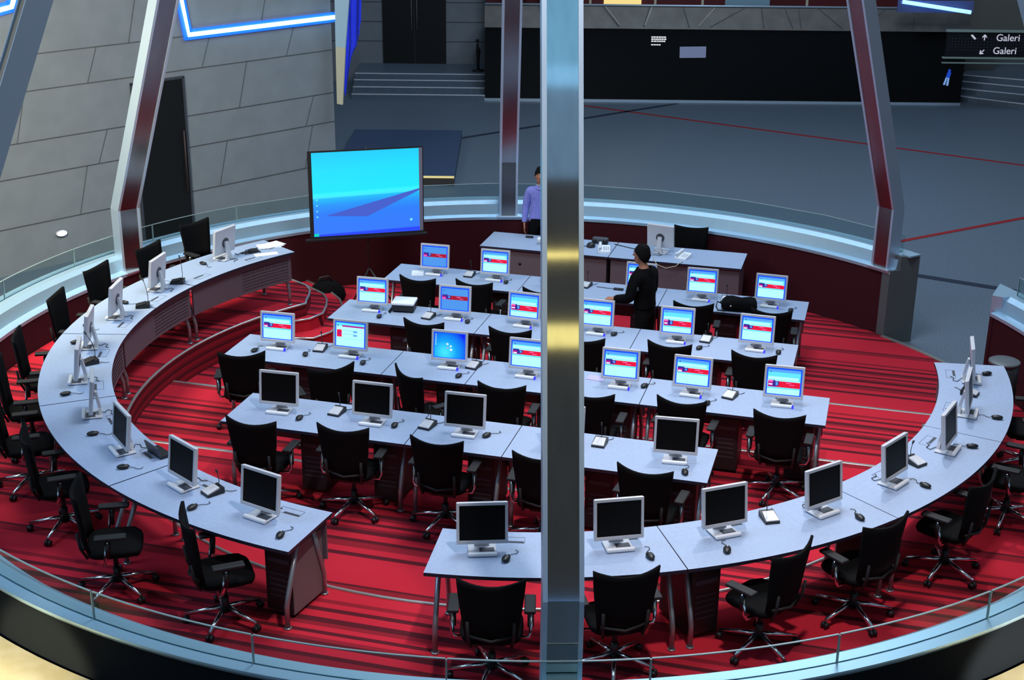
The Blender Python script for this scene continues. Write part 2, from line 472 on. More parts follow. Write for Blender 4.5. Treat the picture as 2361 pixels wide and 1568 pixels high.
b.arc_solid([(6.2, HALL), (6.36, HALL), (6.392, .60), (6.2, .5)], A0, 172, 80, (CX, CY))
struct('wall_skirt', b, M_skirt)
# end faces of the ring at the entrance, faced in grey stone
b = MB(); b.prism([pc(35.8, 5.985), pc(34.5, 6.39), pc(37.0, 6.39), pc(37.0, 5.985)], HALL, .43); b.prism([pc(35.4, 6.13), pc(34.5, 6.39), pc(37.0, 6.39), pc(37.0, 6.13)], .42, .615)
struct('jamb', b, M_jamb)
b = MB(); b.prism([pc(34.6, 6.20), pc(34.5, 6.40), pc(36.5, 6.40), pc(36.5, 6.20)], .61, .631); struct('ledge_end', b, M_ledge)
b = MB(); b.prism([pc(18.0, 5.99), pc(18.0, 6.385), pc(22.0, 6.385), pc(18.6, 5.99)], HALL, .40); struct('jamb', b, M_wallcarpet)
b = MB(); b.prism([pc(18.0, 6.10), pc(18.0, 6.41), pc(22.2, 6.41), pc(20.6, 6.20), pc(19.0, 6.02)], .40, .631); struct('ledge_end', b, M_ledge)
b = MB(); b.arc_solid([(5.93, STAGE - .01), (5.99, STAGE - .01), (5.99, STAGE + .012), (5.93, STAGE + .012)], GAP0, GAP1, 12, (CX, CY))
struct('trim_1', b, M_nosing)

# glass upstand in the ledge groove
bal = thing('glass_balustrade', 'low clear glass upstand ringing the steel ledge around the seating pit', 'glass balustrade', (CX, CY, .60))
cuts = [A0 + .6]
x = -129.5 + 360 - 12.6 * 8
while x < A1 - 2:
    if x > A0 + 4: cuts.append(x)
    x += 12.3
cuts.append(A1 - .4)
for a, c in zip(cuts, cuts[1:]):
    b = MB(); n = 8
    b.arc_solid([(6.298, 0), (6.310, 0), (6.310, .255), (6.298, .255)], a + .06, c - .06, n, (0, 0))
    g = obj('glass_pane', b, M_glass, bal)
    b = MB(); b.arc_solid([(6.297, .255), (6.311, .255), (6.311, .262), (6.297, .262)], a + .06, c - .06, n, (0, 0))
    b.box((6.304 * math.cos(R_(c)), 6.304 * math.sin(R_(c)), .128), (.016, .010, .25), 0, Matrix.Rotation(R_(c), 3, 'Z'))
    obj('pane_edge', b, M_glassedge, g)

# ------------------------------------------------------------------ leaning steel pillars
def pillar(a, label, wid=.248, dep=.20, zk=1.25, top=8.2, lean=.37, twist=0.0):
    t = thing('steel_pillar', label, 'pillar', pol(a, 0, 0) + Vector((0, 0, .42)))
    t['kind'] = 'structure'
    def path(off):
        return [(6.10 + off, .0), (6.10 + off, zk - .42), (6.10 + off - (top - zk) * lean, top - .42)]
    b = MB()
    ct, st_ = math.cos(R_(twist)), math.sin(R_(twist))
    def box4(r, x0, x1, y0, y1, z):
        return [(r + x * ct - y * st_, x * st_ + y * ct, z) for x, y in ((x0, y0), (x1, y0), (x1, y1), (x0, y1))]
    rs = []
    for (r, z) in path(0): rs.append(box4(r, -dep / 2, dep / 2, -wid / 2 + .02, wid / 2 - .02, z))
    b.rings(rs, 0, False)
    o = obj('shaft', b, M_steel if a == -88 else M_steelsoft, t)
    for s in (-1, 1):
        b = MB(); rs = []
        for (r, z) in path(0):
            y0, y1 = sorted((s * (wid / 2 - .02), s * (wid / 2 + .012)))
            rs.append(box4(r, -dep / 2 - .012, dep / 2 + .012, y0, y1, z))
        b.rings(rs, 0, False); obj('side_plate', b, M_steeledge, t)
    b = MB(); b.box((6.10, 0, .012), (dep + .10, wid + .10, .024), 0, None, .005); obj('base_plate', b, M_steeledge, t)
    t.rotation_euler = (0, 0, R_(a))
    return t
pillar(-88, 'tall steel pillar nearest the camera, crossing the whole picture')
pillar(147.4, 'leaning steel pillar on the ledge at the far left, beside the dark wall door', wid=.27, twist=-18)
pillar(92, 'slim steel pillar on the far ledge, between the projection screen and the man in blue')
pillar(37.6, 'leaning steel pillar on the ledge beside the entrance gap on the right')
pillar(-150, 'leaning steel pillar cutting the upper left corner of the picture', lean=.41)
pillar(-29, 'leaning steel pillar just showing in the upper right corner', lean=.395)

# ------------------------------------------------------------------ left wall
PW = Vector((-3.2127, 24.7853, 0)); WD = Vector((-.697, -.717, 0)); WN = Vector((.717, -.697, 0))
def wl(s, z, out=0.0): return PW + WD * s + WN * out + Vector((0, 0, z))
b = MB()
T = .35; L = 18.0
poly = [(PW + WD * 0)[:2], (PW - WN * T)[:2], (PW + WD * L - WN * T)[:2], (PW + WD * L)[:2]]
b.prism(poly[::-1], HALL, 9.0)
wallL = struct('wall_left', b, M_tile)
b = MB()
H = [.12, .865, 1.38, 2.13, 2.66, 3.42, 4.0]
def jbar(s0, z0, s1, z1, w=.010):
    p, q = wl(s0, z0), wl(s1, z1); d = (q - p).normalized(); n = d.cross(WN).normalized() * w / 2
    m = MB().slab([p - n + WN * .004, q - n + WN * .004, q + n + WN * .004, p + n + WN * .004], .006)
    if (Vector(m.v[1]) - Vector(m.v[0])).cross(Vector(m.v[2]) - Vector(m.v[0])).dot(WN) < 0:
        m.f = [f[::-1] for f in m.f]
    b.add(m.v, m.f)
for h in H: jbar(0, h, L, h)
offs = {0: (.6, 2.4, 5.0, 7.2), 1: (.55, 4.6, 6.6, 9.0), 2: (1.92, 5.9, 8.0), 3: (4.66, 2.6, 7.3, .9), 4: (1.4, 3.9, 6.4), 5: (2.8, 5.3)}
for i, ss in offs.items():
    for s0 in ss: jbar(s0 + .1, H[i], s0 - .1, H[i + 1], .007)
struct('joints', b, M_joint, wallL)
# door in the left wall
b = MB()
def wbox(s0, s1, z0, z1, o0, o1):
    p = [wl(s0, 0, o0), wl(s1, 0, o0), wl(s1, 0, o1), wl(s0, 0, o1)]
    m = MB().prism([q[:2] for q in p], z0, z1)
    area_ = sum(p[i].x * p[(i + 1) % 4].y - p[(i + 1) % 4].x * p[i].y for i in range(4))
    if area_ < 0: m.f = [f[::-1] for f in m.f]
    return m
m = wbox(3.08, 4.02, HALL, 2.0, -.05, .02); b.add(m.v, m.f)
dr = struct('door_1', b, M_blackdoor)
b = MB(); b.tube([wl(3.16, .14, .06), wl(3.16, 1.16, .06)], .013); obj('door_handle', b, M_brown, dr)
b = MB()
for q in ((3.06, 3.10, HALL, 2.03), (4.00, 4.04, HALL, 2.03), (3.06, 4.04, 2.0, 2.04)):
    m = wbox(q[0], q[1], q[2], q[3], 0, .03); b.add(m.v, m.f)
obj('door_frame', b, M_dgrey, dr)
# neon tubes, each with a glowing strip for its halo
def neon(pts, name, label):
    t = thing(name, label, 'neon light', wl(pts[0][0], pts[0][1]))
    base = Vector(t.location)
    P = [wl(s, z, .05) - base for s, z in pts]
    b = MB(); b.tube(P, .035, 10); obj('tube', b, M_neon, t)
    Q = [wl(s, z, .012) - base for s, z in pts]
    b = MB()
    for a, c in zip(Q, Q[1:]):
        d = (c - a).normalized(); n = d.cross(WN).normalized() * .085
        m = MB().slab([a - n - d * .06, c - n + d * .06, c + n + d * .06, a + n - d * .06], .02)
        b.add(m.v, m.f)
    obj('cove', b, M_neonhalo, t)  # glowing strip that carries the tube's halo on its recess
neon([(3.10, 3.75), (2.93, 2.68), (-.05, 2.69)], 'neon_light', 'bright blue neon tube bent in an L on the left wall')
neon([(6.30, 3.30), (5.86, 3.37), (5.70, 3.75)], 'neon_light', 'blue neon tube end in the top left corner of the picture')
t = thing('wall_lamp', 'small round lit lamp set low in the pale left wall', 'wall lamp', wl(5.46, -.11))
ax = Vector(WN)
b = MB(); b.tube([Vector((0, 0, 0)), ax * .03], .075, 16); b.v = [(x * 1.25, y * 1.25, z * .65) for x, y, z in b.v]; obj('lamp_rim', b, M_silver, t)
b = MB(); b.tube([ax * .03, ax * .045], .062, 16); b.v = [(x * 1.25, y * 1.25, z * .62) for x, y, z in b.v]; obj('bulb', b, emis('wall_lamp_glow', (.75, .9, 1, 1), 5), t)
# fin at the wall's end
t = thing('wall_fin', 'narrow kinked fin, pale blue above and cream below, at the end of the left wall', 'fin', (-3.0, 24.55, 1.2))
b = MB(); b.slab([(-.12, 0, 1.02), (.05, 0, 1.0), (.20, 0, 2.4), (-.10, 0, 2.4)], .12); b.f = [f for f in b.f]; obj('upper_fin', b, M_paleblue, t)
b = MB(); b.slab([(-.13, 0, .02), (-.03, 0, 0), (.05, 0, 1.0), (-.12, 0, 1.02)], .12); obj('lower_fin', b, M_cream2, t)
# hanging fibre strands
t = thing('hanging_light_strands', 'curtain of hanging blue fibre optic strands tapering to a point beside the wall fin', 'fibre optic light', (-2.95, 25.5, 1.15))
M = [MB(), MB()]
for i in range(90):
    q = (i + random.random()) / 90; top = Vector((-.06 + .33 * q, random.uniform(-.06, .06), 3.2)); low = Vector((-.15 + .12 * q, 0, .0 + 1.1 * q ** 1.5 + random.uniform(0, .12)))
    mid = Vector((-.13 + .30 * q + random.uniform(-.01, .01), random.uniform(-.05, .05), max(.95, low.z + .25)))
    M[0 if random.random() < .6 else 1].tube([top, top * .4 + mid * .6 + Vector((random.uniform(-.01, .01), 0, 0)), mid, low], .009, 5)
obj('bright_strands', M[0], M_strand, t); obj('dim_strands', M[1], M_strand2, t)

# ------------------------------------------------------------------ far side of the hall
b = MB(); b.box((-3.1, 36.95, 3.2), (9.4, .3, 8)); struct('wall_back', b, M_tile)
b = MB()
for h in (.45, .95, 1.45, 2.0, 2.6):
    b.box((-3.1, 36.795, h), (9.4, .008, .018))
struct('trim_2', b, M_joint)
b = MB(); b.box((-2.61, 36.78, 1.6), (1.64, .06, 3.44)); dr = struct('door_2', b, M_blackdoor)
b = MB(); b.tube([(-2.68, 36.72, .75), (-2.68, 36.72, 2.2)], .012); b.tube([(-2.54, 36.72, .75), (-2.54, 36.72, 2.2)], .012)
obj('door_handle', b, M_nosing, dr)
b = MB(); b.box((-2.61, 36.745, 1.6), (.012, .01, 3.44)); obj('door_gap', b, M_dgrey, dr)
for i, (y, z) in enumerate(((34.33, -.48), (34.66, -.36), (34.96, -.24), (35.2, -.12))):
    b = MB(); y1 = 36.82
    b.prism([(-4.02, y), (-.72, y), (-.72, y1), (-4.02, y1)], HALL, z)
    st = struct('step_hall', b, M_granite)
    n = MB(); n.box((-2.37, y + .02, z + .004), (3.28, .06, .016)); struct('nosing', n, mat('pale_nosing_%d' % i, S(228, 232, 238), .35), st)
# black reception wall with kick strip
b = MB(); b.box((5.12, 34.75, .33), (11.70, .8, 1.86)); wb = struct('wall_black', b, M_blackgloss)
b = MB(); b.box((5.12, 34.33, HALL + .03), (11.72, .03, .06)); struct('kick_strip', b, M_steeledge, wb)
# sloped grey balcony front with seams
b = MB(); b.slab([(-.74, 34.255, 1.19), (11.0, 34.255, 1.19), (11.0, 34.52, 1.70), (-.74, 34.52, 1.70)], .015)
bf = struct('balcony_front', b, M_greypanel)
def onf(x, t): return Vector((x, 34.26 + .26 * t, 1.245 + .455 * t)) + Vector((0, -.007, .004))
b = MB()
for x0, x1 in ((.75, .55), (1.25, 1.6), (2.5, 2.1), (3.1, 3.25), (4.2, 4.05), (4.7, 5.6), (6.0, 5.95), (6.7, 6.5), (6.9, 6.85), (7.9, 7.3), (8.3, 9.0), (9.6, 9.65)):
    p, q = onf(x0, 0), onf(x1, 1); d = Vector((.012, 0, 0))
    b.quad(p - d, p + d, q + d, q - d)
struct('seams', b, M_joint, bf)
b = MB()
for x0, x1 in ((2.5, 2.15), (3.1, 3.28), (4.4, 4.8)):
    p, q = onf(x0, .05) + Vector((.03, -.002, 0)), onf(x1, .95) + Vector((.03, -.002, 0)); d = Vector((.009, 0, 0))
    b.quad(p - d, p + d, q + d, q - d)
struct('bright_seams', b, M_cream2, bf)
b = MB(); b.tube([(-.74, 34.50, 1.715), (11.0, 34.50, 1.715)], .024, 8); struct('rail', b, M_steeledge, bf)
# what shows above the balcony edge
b = MB(); b.box((5.1, 36.4, 3.1), (11.7, .2, 3.6)); struct('wall_balcony', b, M_redpanel)
b = MB(); b.box((5.12, 35.5, 1.20), (11.7, 1.9, .1)); struct('floor_balcony', b, M_granite)
b = MB()
for x in (1.9, 3.55, 4.75, 7.4):
    b.box((x, 36.28, 2.6), (.06, .05, 2.4))
struct('trim_3', b, M_cream2)
b = MB(); b.box((2.72, 36.27, 2.2), (.95, .06, 1.8)); struct('window_1', b, M_lit)
for x0, x1, lab in ((-.3, .35, 'dark purple display board above the balcony rail at its left end'), (.6, 1.45, 'second dark purple display board above the balcony rail, right of the slim pillar')):
    b = MB(); b.box(((x0 + x1) / 2, 35.9, 2.15), (x1 - x0, .04, .9)); tag(obj('display_board', b, mat('purple_board_%d' % int(x0 * 10), S(48, 40, 120), .4)), lab, 'display board')
t = thing('glass_notice', 'pale blue glass notice panel with printed text above the balcony rail', 'notice panel', (5.62, 34.62, 1.70))
b = MB(); b.box((0, 0, .35), (1.08, .02, .7)); obj('panel', b, mat('pale_notice', S(128, 158, 172), .3), t)
b = MB()
for i, wds in enumerate((.62, .72, .58, .68, .5)):
    b.box((-.02 - random.uniform(0, .05), -.012, .17 + .06 * i), (wds, .004, .018))
obj('printed_lines', b, mat('notice_print', S(70, 92, 104), .6), t)
# white lettering on the black wall, too far to read, and a taped notice
b = MB()
for i, (z, wds) in enumerate(((.985, .36), (.935, .37), (.885, .31), (.80, .20))):
    x = 3.30
    while x < 3.30 + wds:
        k = random.uniform(.03, .07); b.box((x + k / 2, 34.342, z), (k * .8, .006, .030 if i < 3 else .026)); x += k
t = obj('wall_lettering', b, emis('lettering_white', S(240, 245, 250), .95)); tag(t, 'four short lines of white lettering on the black reception wall', 'lettering')
b = MB(); b.box((4.33, 34.343, .63), (.64, .008, .27), 0, Matrix.Rotation(-.02, 3, 'Y')); t = obj('notice_sheet', b, mat('notice_paper', S(178, 180, 210), .7)); tag(t, 'pale landscape notice sheet stuck on the black reception wall', 'notice')
# small blue figure cut-out
t = thing('figure_sticker', 'small blue standing figure on the black panel near the right stairs', 'figure', (10.6, 34.33, -.10))
b = MB(); b.ball((.02, 0, .345), (.035, .012, .04)); b.slab([(-.05, 0, .18), (.04, 0, .16), (.07, 0, .30), (-.02, 0, .31)], .012); obj('figure_top', b, emis('figure_blue', S(30, 70, 190), .9), t)
b = MB(); b.slab([(-.10, 0, 0), (-.05, 0, 0), (-.01, 0, .18), (-.05, 0, .18)], .012); b.slab([(-.02, 0, -.02), (.03, 0, -.02), (.04, 0, .17), (0, 0, .18)], .012); obj('figure_legs', b, emis('figure_pale', S(120, 160, 220), .9), t)
# right hand stairs
ss = [((11.0, 34.95), (12.9, 33.55), -.48), ((11.15, 35.3), (13.1, 34.2), -.36), ((11.3, 35.62), (13.3, 34.55), -.24), ((11.4, 35.85), (13.5, 34.85), -.12)]
for i, (p, q, z) in enumerate(ss):
    d = (Vector(q) - Vector(p)).normalized(); n = Vector((-d.y, d.x))
    p, q = Vector(p), Vector(q) + d * 2
    b = MB(); b.prism([p, q, q + n * 3.2, p + n * 3.2], HALL, z); st = struct('step_side', b, M_granite)
    m = MB(); c = (p + q) / 2 + n * .02; m.box((c.x, c.y, z + .004), ((q - p).length, .06, .016), 0, Matrix.Rotation(math.atan2(d.y, d.x), 3, 'Z'))
    struct('nosing', m, MATS['pale_nosing_0'], st)
b = MB(); b.box((14.0, 38.3, 3.2), (6.2, .3, 8)); struct('wall_right', b, mat('dim_grey_wall', S(118, 118, 112), .7))
b = MB(); b.box((11.9, 36.6, .35), (1.1, .08, 1.1)); struct('trim_4', b, mat('dim_grey_block', S(80, 82, 82), .6))
# direction sign
t = thing('direction_sign', 'black hanging sign reading Galeri twice with white arrows at the right edge', 'sign', (11.1, 33.0, .80))
b = MB(); b.box((.0, .03, .29), (2.1, .05, .58)); obj('sign_board', b, mat('sign_black', (.006, .006, .010, 1), .4), t)
b = MB(); b.box((.0, 0, .60), (2.16, .10, .05)); b.box((.0, 0, -.02), (2.20, .10, .035)); b.box((.0, 0, -.14), (2.20, .08, .022)); obj('sign_rails', b, mat('sign_rail', S(150, 168, 158), .4), t)
b = MB()
for r in range(5):
    for c in range(26): b.box((-.98 + .075 * c, .001, .16 + .065 * r), (.016, .01, .016))
obj('dot_pattern', b, mat('sign_dots', S(84, 84, 98), .5), t)
M_sign = emis('sign_letter', S(196, 200, 218), .9)
def word(txt, loc, size, par):
    c = bpy.data.curves.new('lettering', 'FONT'); c.body = txt; c.size = size; c.extrude = .004
    o = bpy.data.objects.new('lettering', c); COL.objects.link(o); o.parent = par; o.location = loc; o.rotation_euler = (R_(90), 0, 0)
    c.materials.append(M_sign)
    dg = bpy.context.evaluated_depsgraph_get(); me = bpy.data.meshes.new_from_object(o.evaluated_get(dg))
    bpy.data.objects.remove(o); bpy.data.curves.remove(c)
    o = bpy.data.objects.new('lettering', me); COL.objects.link(o); o.parent = par; o.location = loc; o.rotation_euler = (R_(90), 0, 0)
    return o
word('Galeri', (.10, -.008, .375), .225, t); word('Galeri', (.06, -.008, .075), .225, t)
def arrow(c, ang, s=.13):
    b = MB(); d = Vector((math.sin(ang), 0, math.cos(ang))); n = Vector((d.z, 0, -d.x)); c = Vector(c)
    bar = lambda p, q, w=.012: b.quad(*[v + Vector((0, -.008, 0)) for v in (lambda k: (p - k, p + k, q + k, q - k))((q - p).cross(Vector((0, 1, 0))).normalized() * w)])
    tip = c + d * s / 2
    bar(c - d * s / 2, tip); bar(tip, tip - d * s * .5 + n * s * .4); bar(tip, tip - d * s * .5 - n * s * .4)
    return b
obj('arrow', arrow((-.17, 0, .45), 0), M_sign, t); obj('arrow', arrow((-.19, 0, .12), R_(225)), M_sign, t)
b = MB(); b.quad((-.50, -.008, .50), (-.46, -.008, .52), (-.36, -.008, .42), (-.40, -.008, .40)); obj('arrow', b, M_sign, t)
# neon over the balcony front on the right
t = thing('neon_light', 'blue neon tube lying along the grey balcony front at the upper right', 'neon light', (9.9, 33.7, 1.78))
b = MB(); b.tube([(-.75, .1, .17), (.82, -.15, -.03)], .045, 8); b.tube([(-.42, .1, .7), (-.28, .05, .24)], .03, 8); obj('tube', b, mat('blue_neon_far', (.5, .7, 1, 1), .4, 0, .5, (.22, .52, 1.0, 1), 2.2), t)
b = MB(); b.box((.05, .14, .06), (1.8, .04, .28)); obj('cove', b, mat('neon_back', S(90, 100, 150), .4), t)
# stanchion figure by the black wall
t = thing('post_stand', 'slim dark post with a round head standing beside the black reception wall', 'post', (-.93, 35.75, -.12))
b = MB(); b.lathe([(.16, 0), (.16, .02), (.03, .05)], 14); obj('base', b, M_blackdoor, t)
b = MB(); b.tube([(0, 0, .04), (0, 0, .25), (.0, 0, .5), (-.02, 0, .62), (-.02, 0, .7)], [.03, .035, .06, .03, .02], 8); obj('stem', b, M_blackdoor, t)
b = MB(); b.ball((-.02, 0, .76), .045); b.ball((-.02, 0, .67), .03); obj('head', b, M_blackdoor, t)
# low plinth with a lit edge
t = thing('plinth', 'low dark blue plinth with a lit cream edge beyond the projection screen', 'plinth', (-2.3, 28.0, HALL))
b = MB(); b.box((0, 0, .09), (2.34, 4.1, .18), 0, None, .01); obj('plinth_body', b, mat('plinth_navy', S(58, 76, 104), .45), t)
b = MB(); b.box((0, -2.06, .165), (2.34, .03, .035)); obj('edge_light', b, emis('plinth_glow', S(225, 215, 150), .95), t)
b = MB(); b.box((0, -2.06, .07), (2.34, .03, .13)); obj('plinth_front', b, mat('plinth_brown', S(58, 52, 50), .6), t)
#--PART2--

# ------------------------------------------------------------------ desks
R0 = 4.66; RIN, ROUT = 4.31, 5.015; HALF = 11.45
def leg_mb(x, y0, y1, axis):
    """splayed tube leg: from under the top towards an edge, then straight down"""
    b = MB(); P = lambda o, z: (x, o, z) if axis == 'y' else (o, x, z)
    b.tube([P(y0, .695), P(y1 * .93, .26), P(y1, .20), P(y1, .012)], .021, 10)
    b.tube([P(y1, .012), P(y1, 0)], .032, 10)
    return b
def arcpt(r, a): return (r * math.cos(R_(a)) - R0, r * math.sin(R_(a)))
def curved_desk(label):
    t = thing('curved_desk', label, 'desk')
    aa = [-HALF + 2 * HALF * i / 14 for i in range(15)]
    b = MB(); b.prism([arcpt(RIN, a) for a in aa[::-1]][::-1] and ([arcpt(ROUT, a) for a in aa] + [arcpt(RIN, a) for a in aa[::-1]]), .70, .73, 0, 1)
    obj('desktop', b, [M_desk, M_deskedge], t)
    b = MB(); b.prism([arcpt(RIN + .075, a * .97) for a in aa] + [arcpt(RIN + .055, a * .97) for a in aa[::-1]], .33, .70)
    for i in range(26):
        for j in range(7):
            a = -HALF * .9 + i * .38
            q = arcpt(RIN + .052, a); b.box((q[0], q[1], .38 + .04 * j), (.006, .010, .010), 1, Matrix.Rotation(R_(a), 3, 'Z'))
    obj('modesty_panel', b, [M_modesty, M_cab], t)
    for s in (-1, 1):
        y = s * R0 * math.sin(R_(HALF)) * .93
        x = arcpt(R0, HALF * .93)[0]
        for q, e in ((-.12, -.27), (.10, .30)):
            b = MB(); P = lambda o, z: (x + o, y * (1 + o / R0), z)
            b.tube([P(q, .695), P(e * .92, .27), P(e, .20), P(e, .012)], .021, 10); b.tube([P(e, .012), P(e, 0)], .032, 10)
            obj('leg', b, M_leg, t)
    b = MB(); b.tube([arcpt(R0, a) + (.685,) for a in (-HALF * .93, -4, 4, HALF * .93)], .02, 8); obj('top_rail', b, M_leg, t)
    # slots for cables along the inner edge
    for a in (-5.75, 5.75):
        b = MB(); q = arcpt(RIN + .13, a + 1.6); m = Matrix.Rotation(R_(a), 3, 'Z')
        for dx in (-.045, .045): b.box(Vector((q[0], q[1], .7305)) + m @ Vector((dx, 0, 0)), (.003, .22, .002), 0, m)
        for dy in (-.11, .11): b.box(Vector((q[0], q[1], .7305)) + m @ Vector((0, dy, 0)), (.09, .003, .002), 0, m)
        b.box(Vector((q[0], q[1], .7308)) + m @ Vector((.03, .03, 0)), (.022, .15, .003), 0, m)
        obj('cable_flap', b, M_dgrey, t)
    return t
def cabinet_in(t, c, rz, side=M_cab):
    b = MB(); m = Matrix.Rotation(rz, 3, 'Z')
    b.box(Vector(c) + Vector((0, 0, .32)), (.26, .46, .58), 0, m, .006); o = obj('computer_cabinet', b, side, t)
    b = MB(); b.box(Vector(c) + m @ Vector((0, -.231, .32)), (.25, .006, .56), 0, m)
    for k in range(5): b.box(Vector(c) + m @ Vector((0, -.235, .18 + .05 * k)), (.18, .006, .012), 1, m)
    b.box(Vector(c) + m @ Vector((0, -.235, .5)), (.2, .006, .04), 1, m)
    obj('cabinet_front', b, [M_cab, M_dgrey], o)
PD = Proto(curved_desk)
ORD = ['first', 'second', 'third', 'fourth', 'fifth', 'sixth', 'seventh', 'eighth', 'ninth', 'tenth']
def put_curved(a, label, group):
    return PD.put(pol(a, R0, 0), R_(a), label, group)
LEFT_ANG = [144.75 + 23.06 * i for i in range(5)]
RIGHT_ANG = [-7.0 - 11.55 - 23.0 * i for i in range(4)][::-1]
cdl = ['far end section of the left curved desk, with white papers on it', 'second section from the far end of the left curved desk', 'middle section of the left curved desk, furthest left in the picture',
       'fourth section of the left curved desk, between its leftmost section and its near end', 'near end section of the left curved desk, beside the aisle']
for a, l in zip(LEFT_ANG, cdl):
    last = put_curved(a, 'pale blue desk top, ' + l if False else l[0].upper() * 0 + 'pale ' + l, 'left curved desk sections')  # the blue is the light's cast mixed into the grey laminate
# near end of the left desk: grey cabinet showing its side
cb_t = last
cabinet_in(cb_t, (-.13, R0 * math.sin(R_(HALF)) - .22, 0), R_(98), M_cabgrey)
cdr = ['front section of the right curved desk, standing behind the nearest pillar', 'second section of the right curved desk, right of the nearest pillar', 'third section of the right curved desk, along its bend', 'far section of the right curved desk, beside the waste bin']
for i, (a, l) in enumerate(zip(RIGHT_ANG, cdr)):
    d = put_curved(a, 'pale ' + l, 'right curved desk sections')
    if i in (1, 2): cabinet_in(d, (-.10, -R0 * math.sin(R_(HALF)) * .80, 0), R_(90), M_cab)

def row_desk(L, label):
    t = thing('straight_desk', label, 'desk'); D = .72
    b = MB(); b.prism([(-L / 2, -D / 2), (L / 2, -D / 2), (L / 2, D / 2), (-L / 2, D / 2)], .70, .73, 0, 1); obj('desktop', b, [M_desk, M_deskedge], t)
    b = MB(); b.box((0, D / 2 - .07, .51), (L - .08, .02, .37)); obj('modesty_panel', b, M_modesty, t)
    for s in (-1, 1):
        for y0, y1 in ((-.10, -.29), (.10, .29)):
            obj('leg', leg_mb(s * (L / 2 - .07), y0, y1, 'y'), M_leg, t)
    b = MB(); b.tube([(-L / 2 + .07, 0, .682), (L / 2 - .07, 0, .682)], .02, 8); obj('top_rail', b, M_leg, t)
    return t
PR = {}
def cab_row(t, x, side): cabinet_in(t, (x, .06, 0), 0, side)
def row_desk_c(L, label):
    t = row_desk(L, label); cab_row(t, L / 2 - .24, M_brown)
    if L > 1.2: cab_row(t, -L / 2 + .24 if L > 2 else -.06, M_cab)
    return t
ROWN = {4: 'nearest straight row', 3: 'second straight row', 2: 'third straight row', 1: 'farthest straight row'}
CUTS = {4: [-5.88, -4.02, -3.09, -1.22], 3: [-6.78, -4.93, -4.00, -2.16, -.31], 2: [-6.28, -4.44, -2.60, -.76], 1: [-6.29, -4.45, -2.60, -.77]}
WMID = {4: 11.41, 3: 13.23, 2: 15.01, 1: 16.94}
for k, cs in CUTS.items():
    n = len(cs) - 1
    for i in range(n):
        L = round(cs[i + 1] - cs[i] - .008, 2); key = 'long' if L > 1.2 else 'short'
        L = 1.824 if key == 'long' else .915
        if key not in PR: PR[key] = Proto(lambda label, L=L: row_desk_c(L, label))
        pos = 'leftmost' if i == 0 else 'rightmost' if i == n - 1 else ('middle' if n == 3 else ('second from the left' if i == 1 else 'third from the left'))
        if key == 'short': pos = pos + ' and shortest'
        o = PR[key].put(uw((cs[i] + cs[i + 1]) / 2, WMID[k], FLOOR[k]), PSI, 'pale blue-grey straight desk section, %s of the %s' % (pos, ROWN[k]), 'straight desk sections')  # the blue is the light's cast mixed into the grey laminate
        o.scale = ((cs[i + 1] - cs[i] - .008) / L, 1, 1)
# two long desks at the very front, with a closed dark panel towards the audience
for i, (u0, u1) in enumerate(((-5.5, -3.63), (-3.62, -1.77))):
    L = u1 - u0
    t = thing('presenter_desk', ['left half of the presenter desk at the front, partly behind the nearest pillar', 'right half of the presenter desk at the front, with a monitor turned away'][i], 'desk', uw((u0 + u1) / 2, 18.80, STAGE), PSI, 'presenter desk halves')
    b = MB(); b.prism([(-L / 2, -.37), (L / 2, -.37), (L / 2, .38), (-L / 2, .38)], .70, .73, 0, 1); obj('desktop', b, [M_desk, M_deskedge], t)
    b = MB(); b.box((0, -.31, .37), (L - .05, .024, .66)); p = obj('front_panel', b, M_modesty, t)
    if True:
        b = MB(); b.tube([(-.35 + i * .55, -.324, .5), (-.35 + i * .55, -.33, .5)], .022, 10); obj('cable_hole', b, M_cab, p)
    for s in (-1, 1):
        b = MB(); b.box((s * (L / 2 - .04), .02, .35), (.024, .62, .70)); obj('side_panel', b, M_modesty, t)

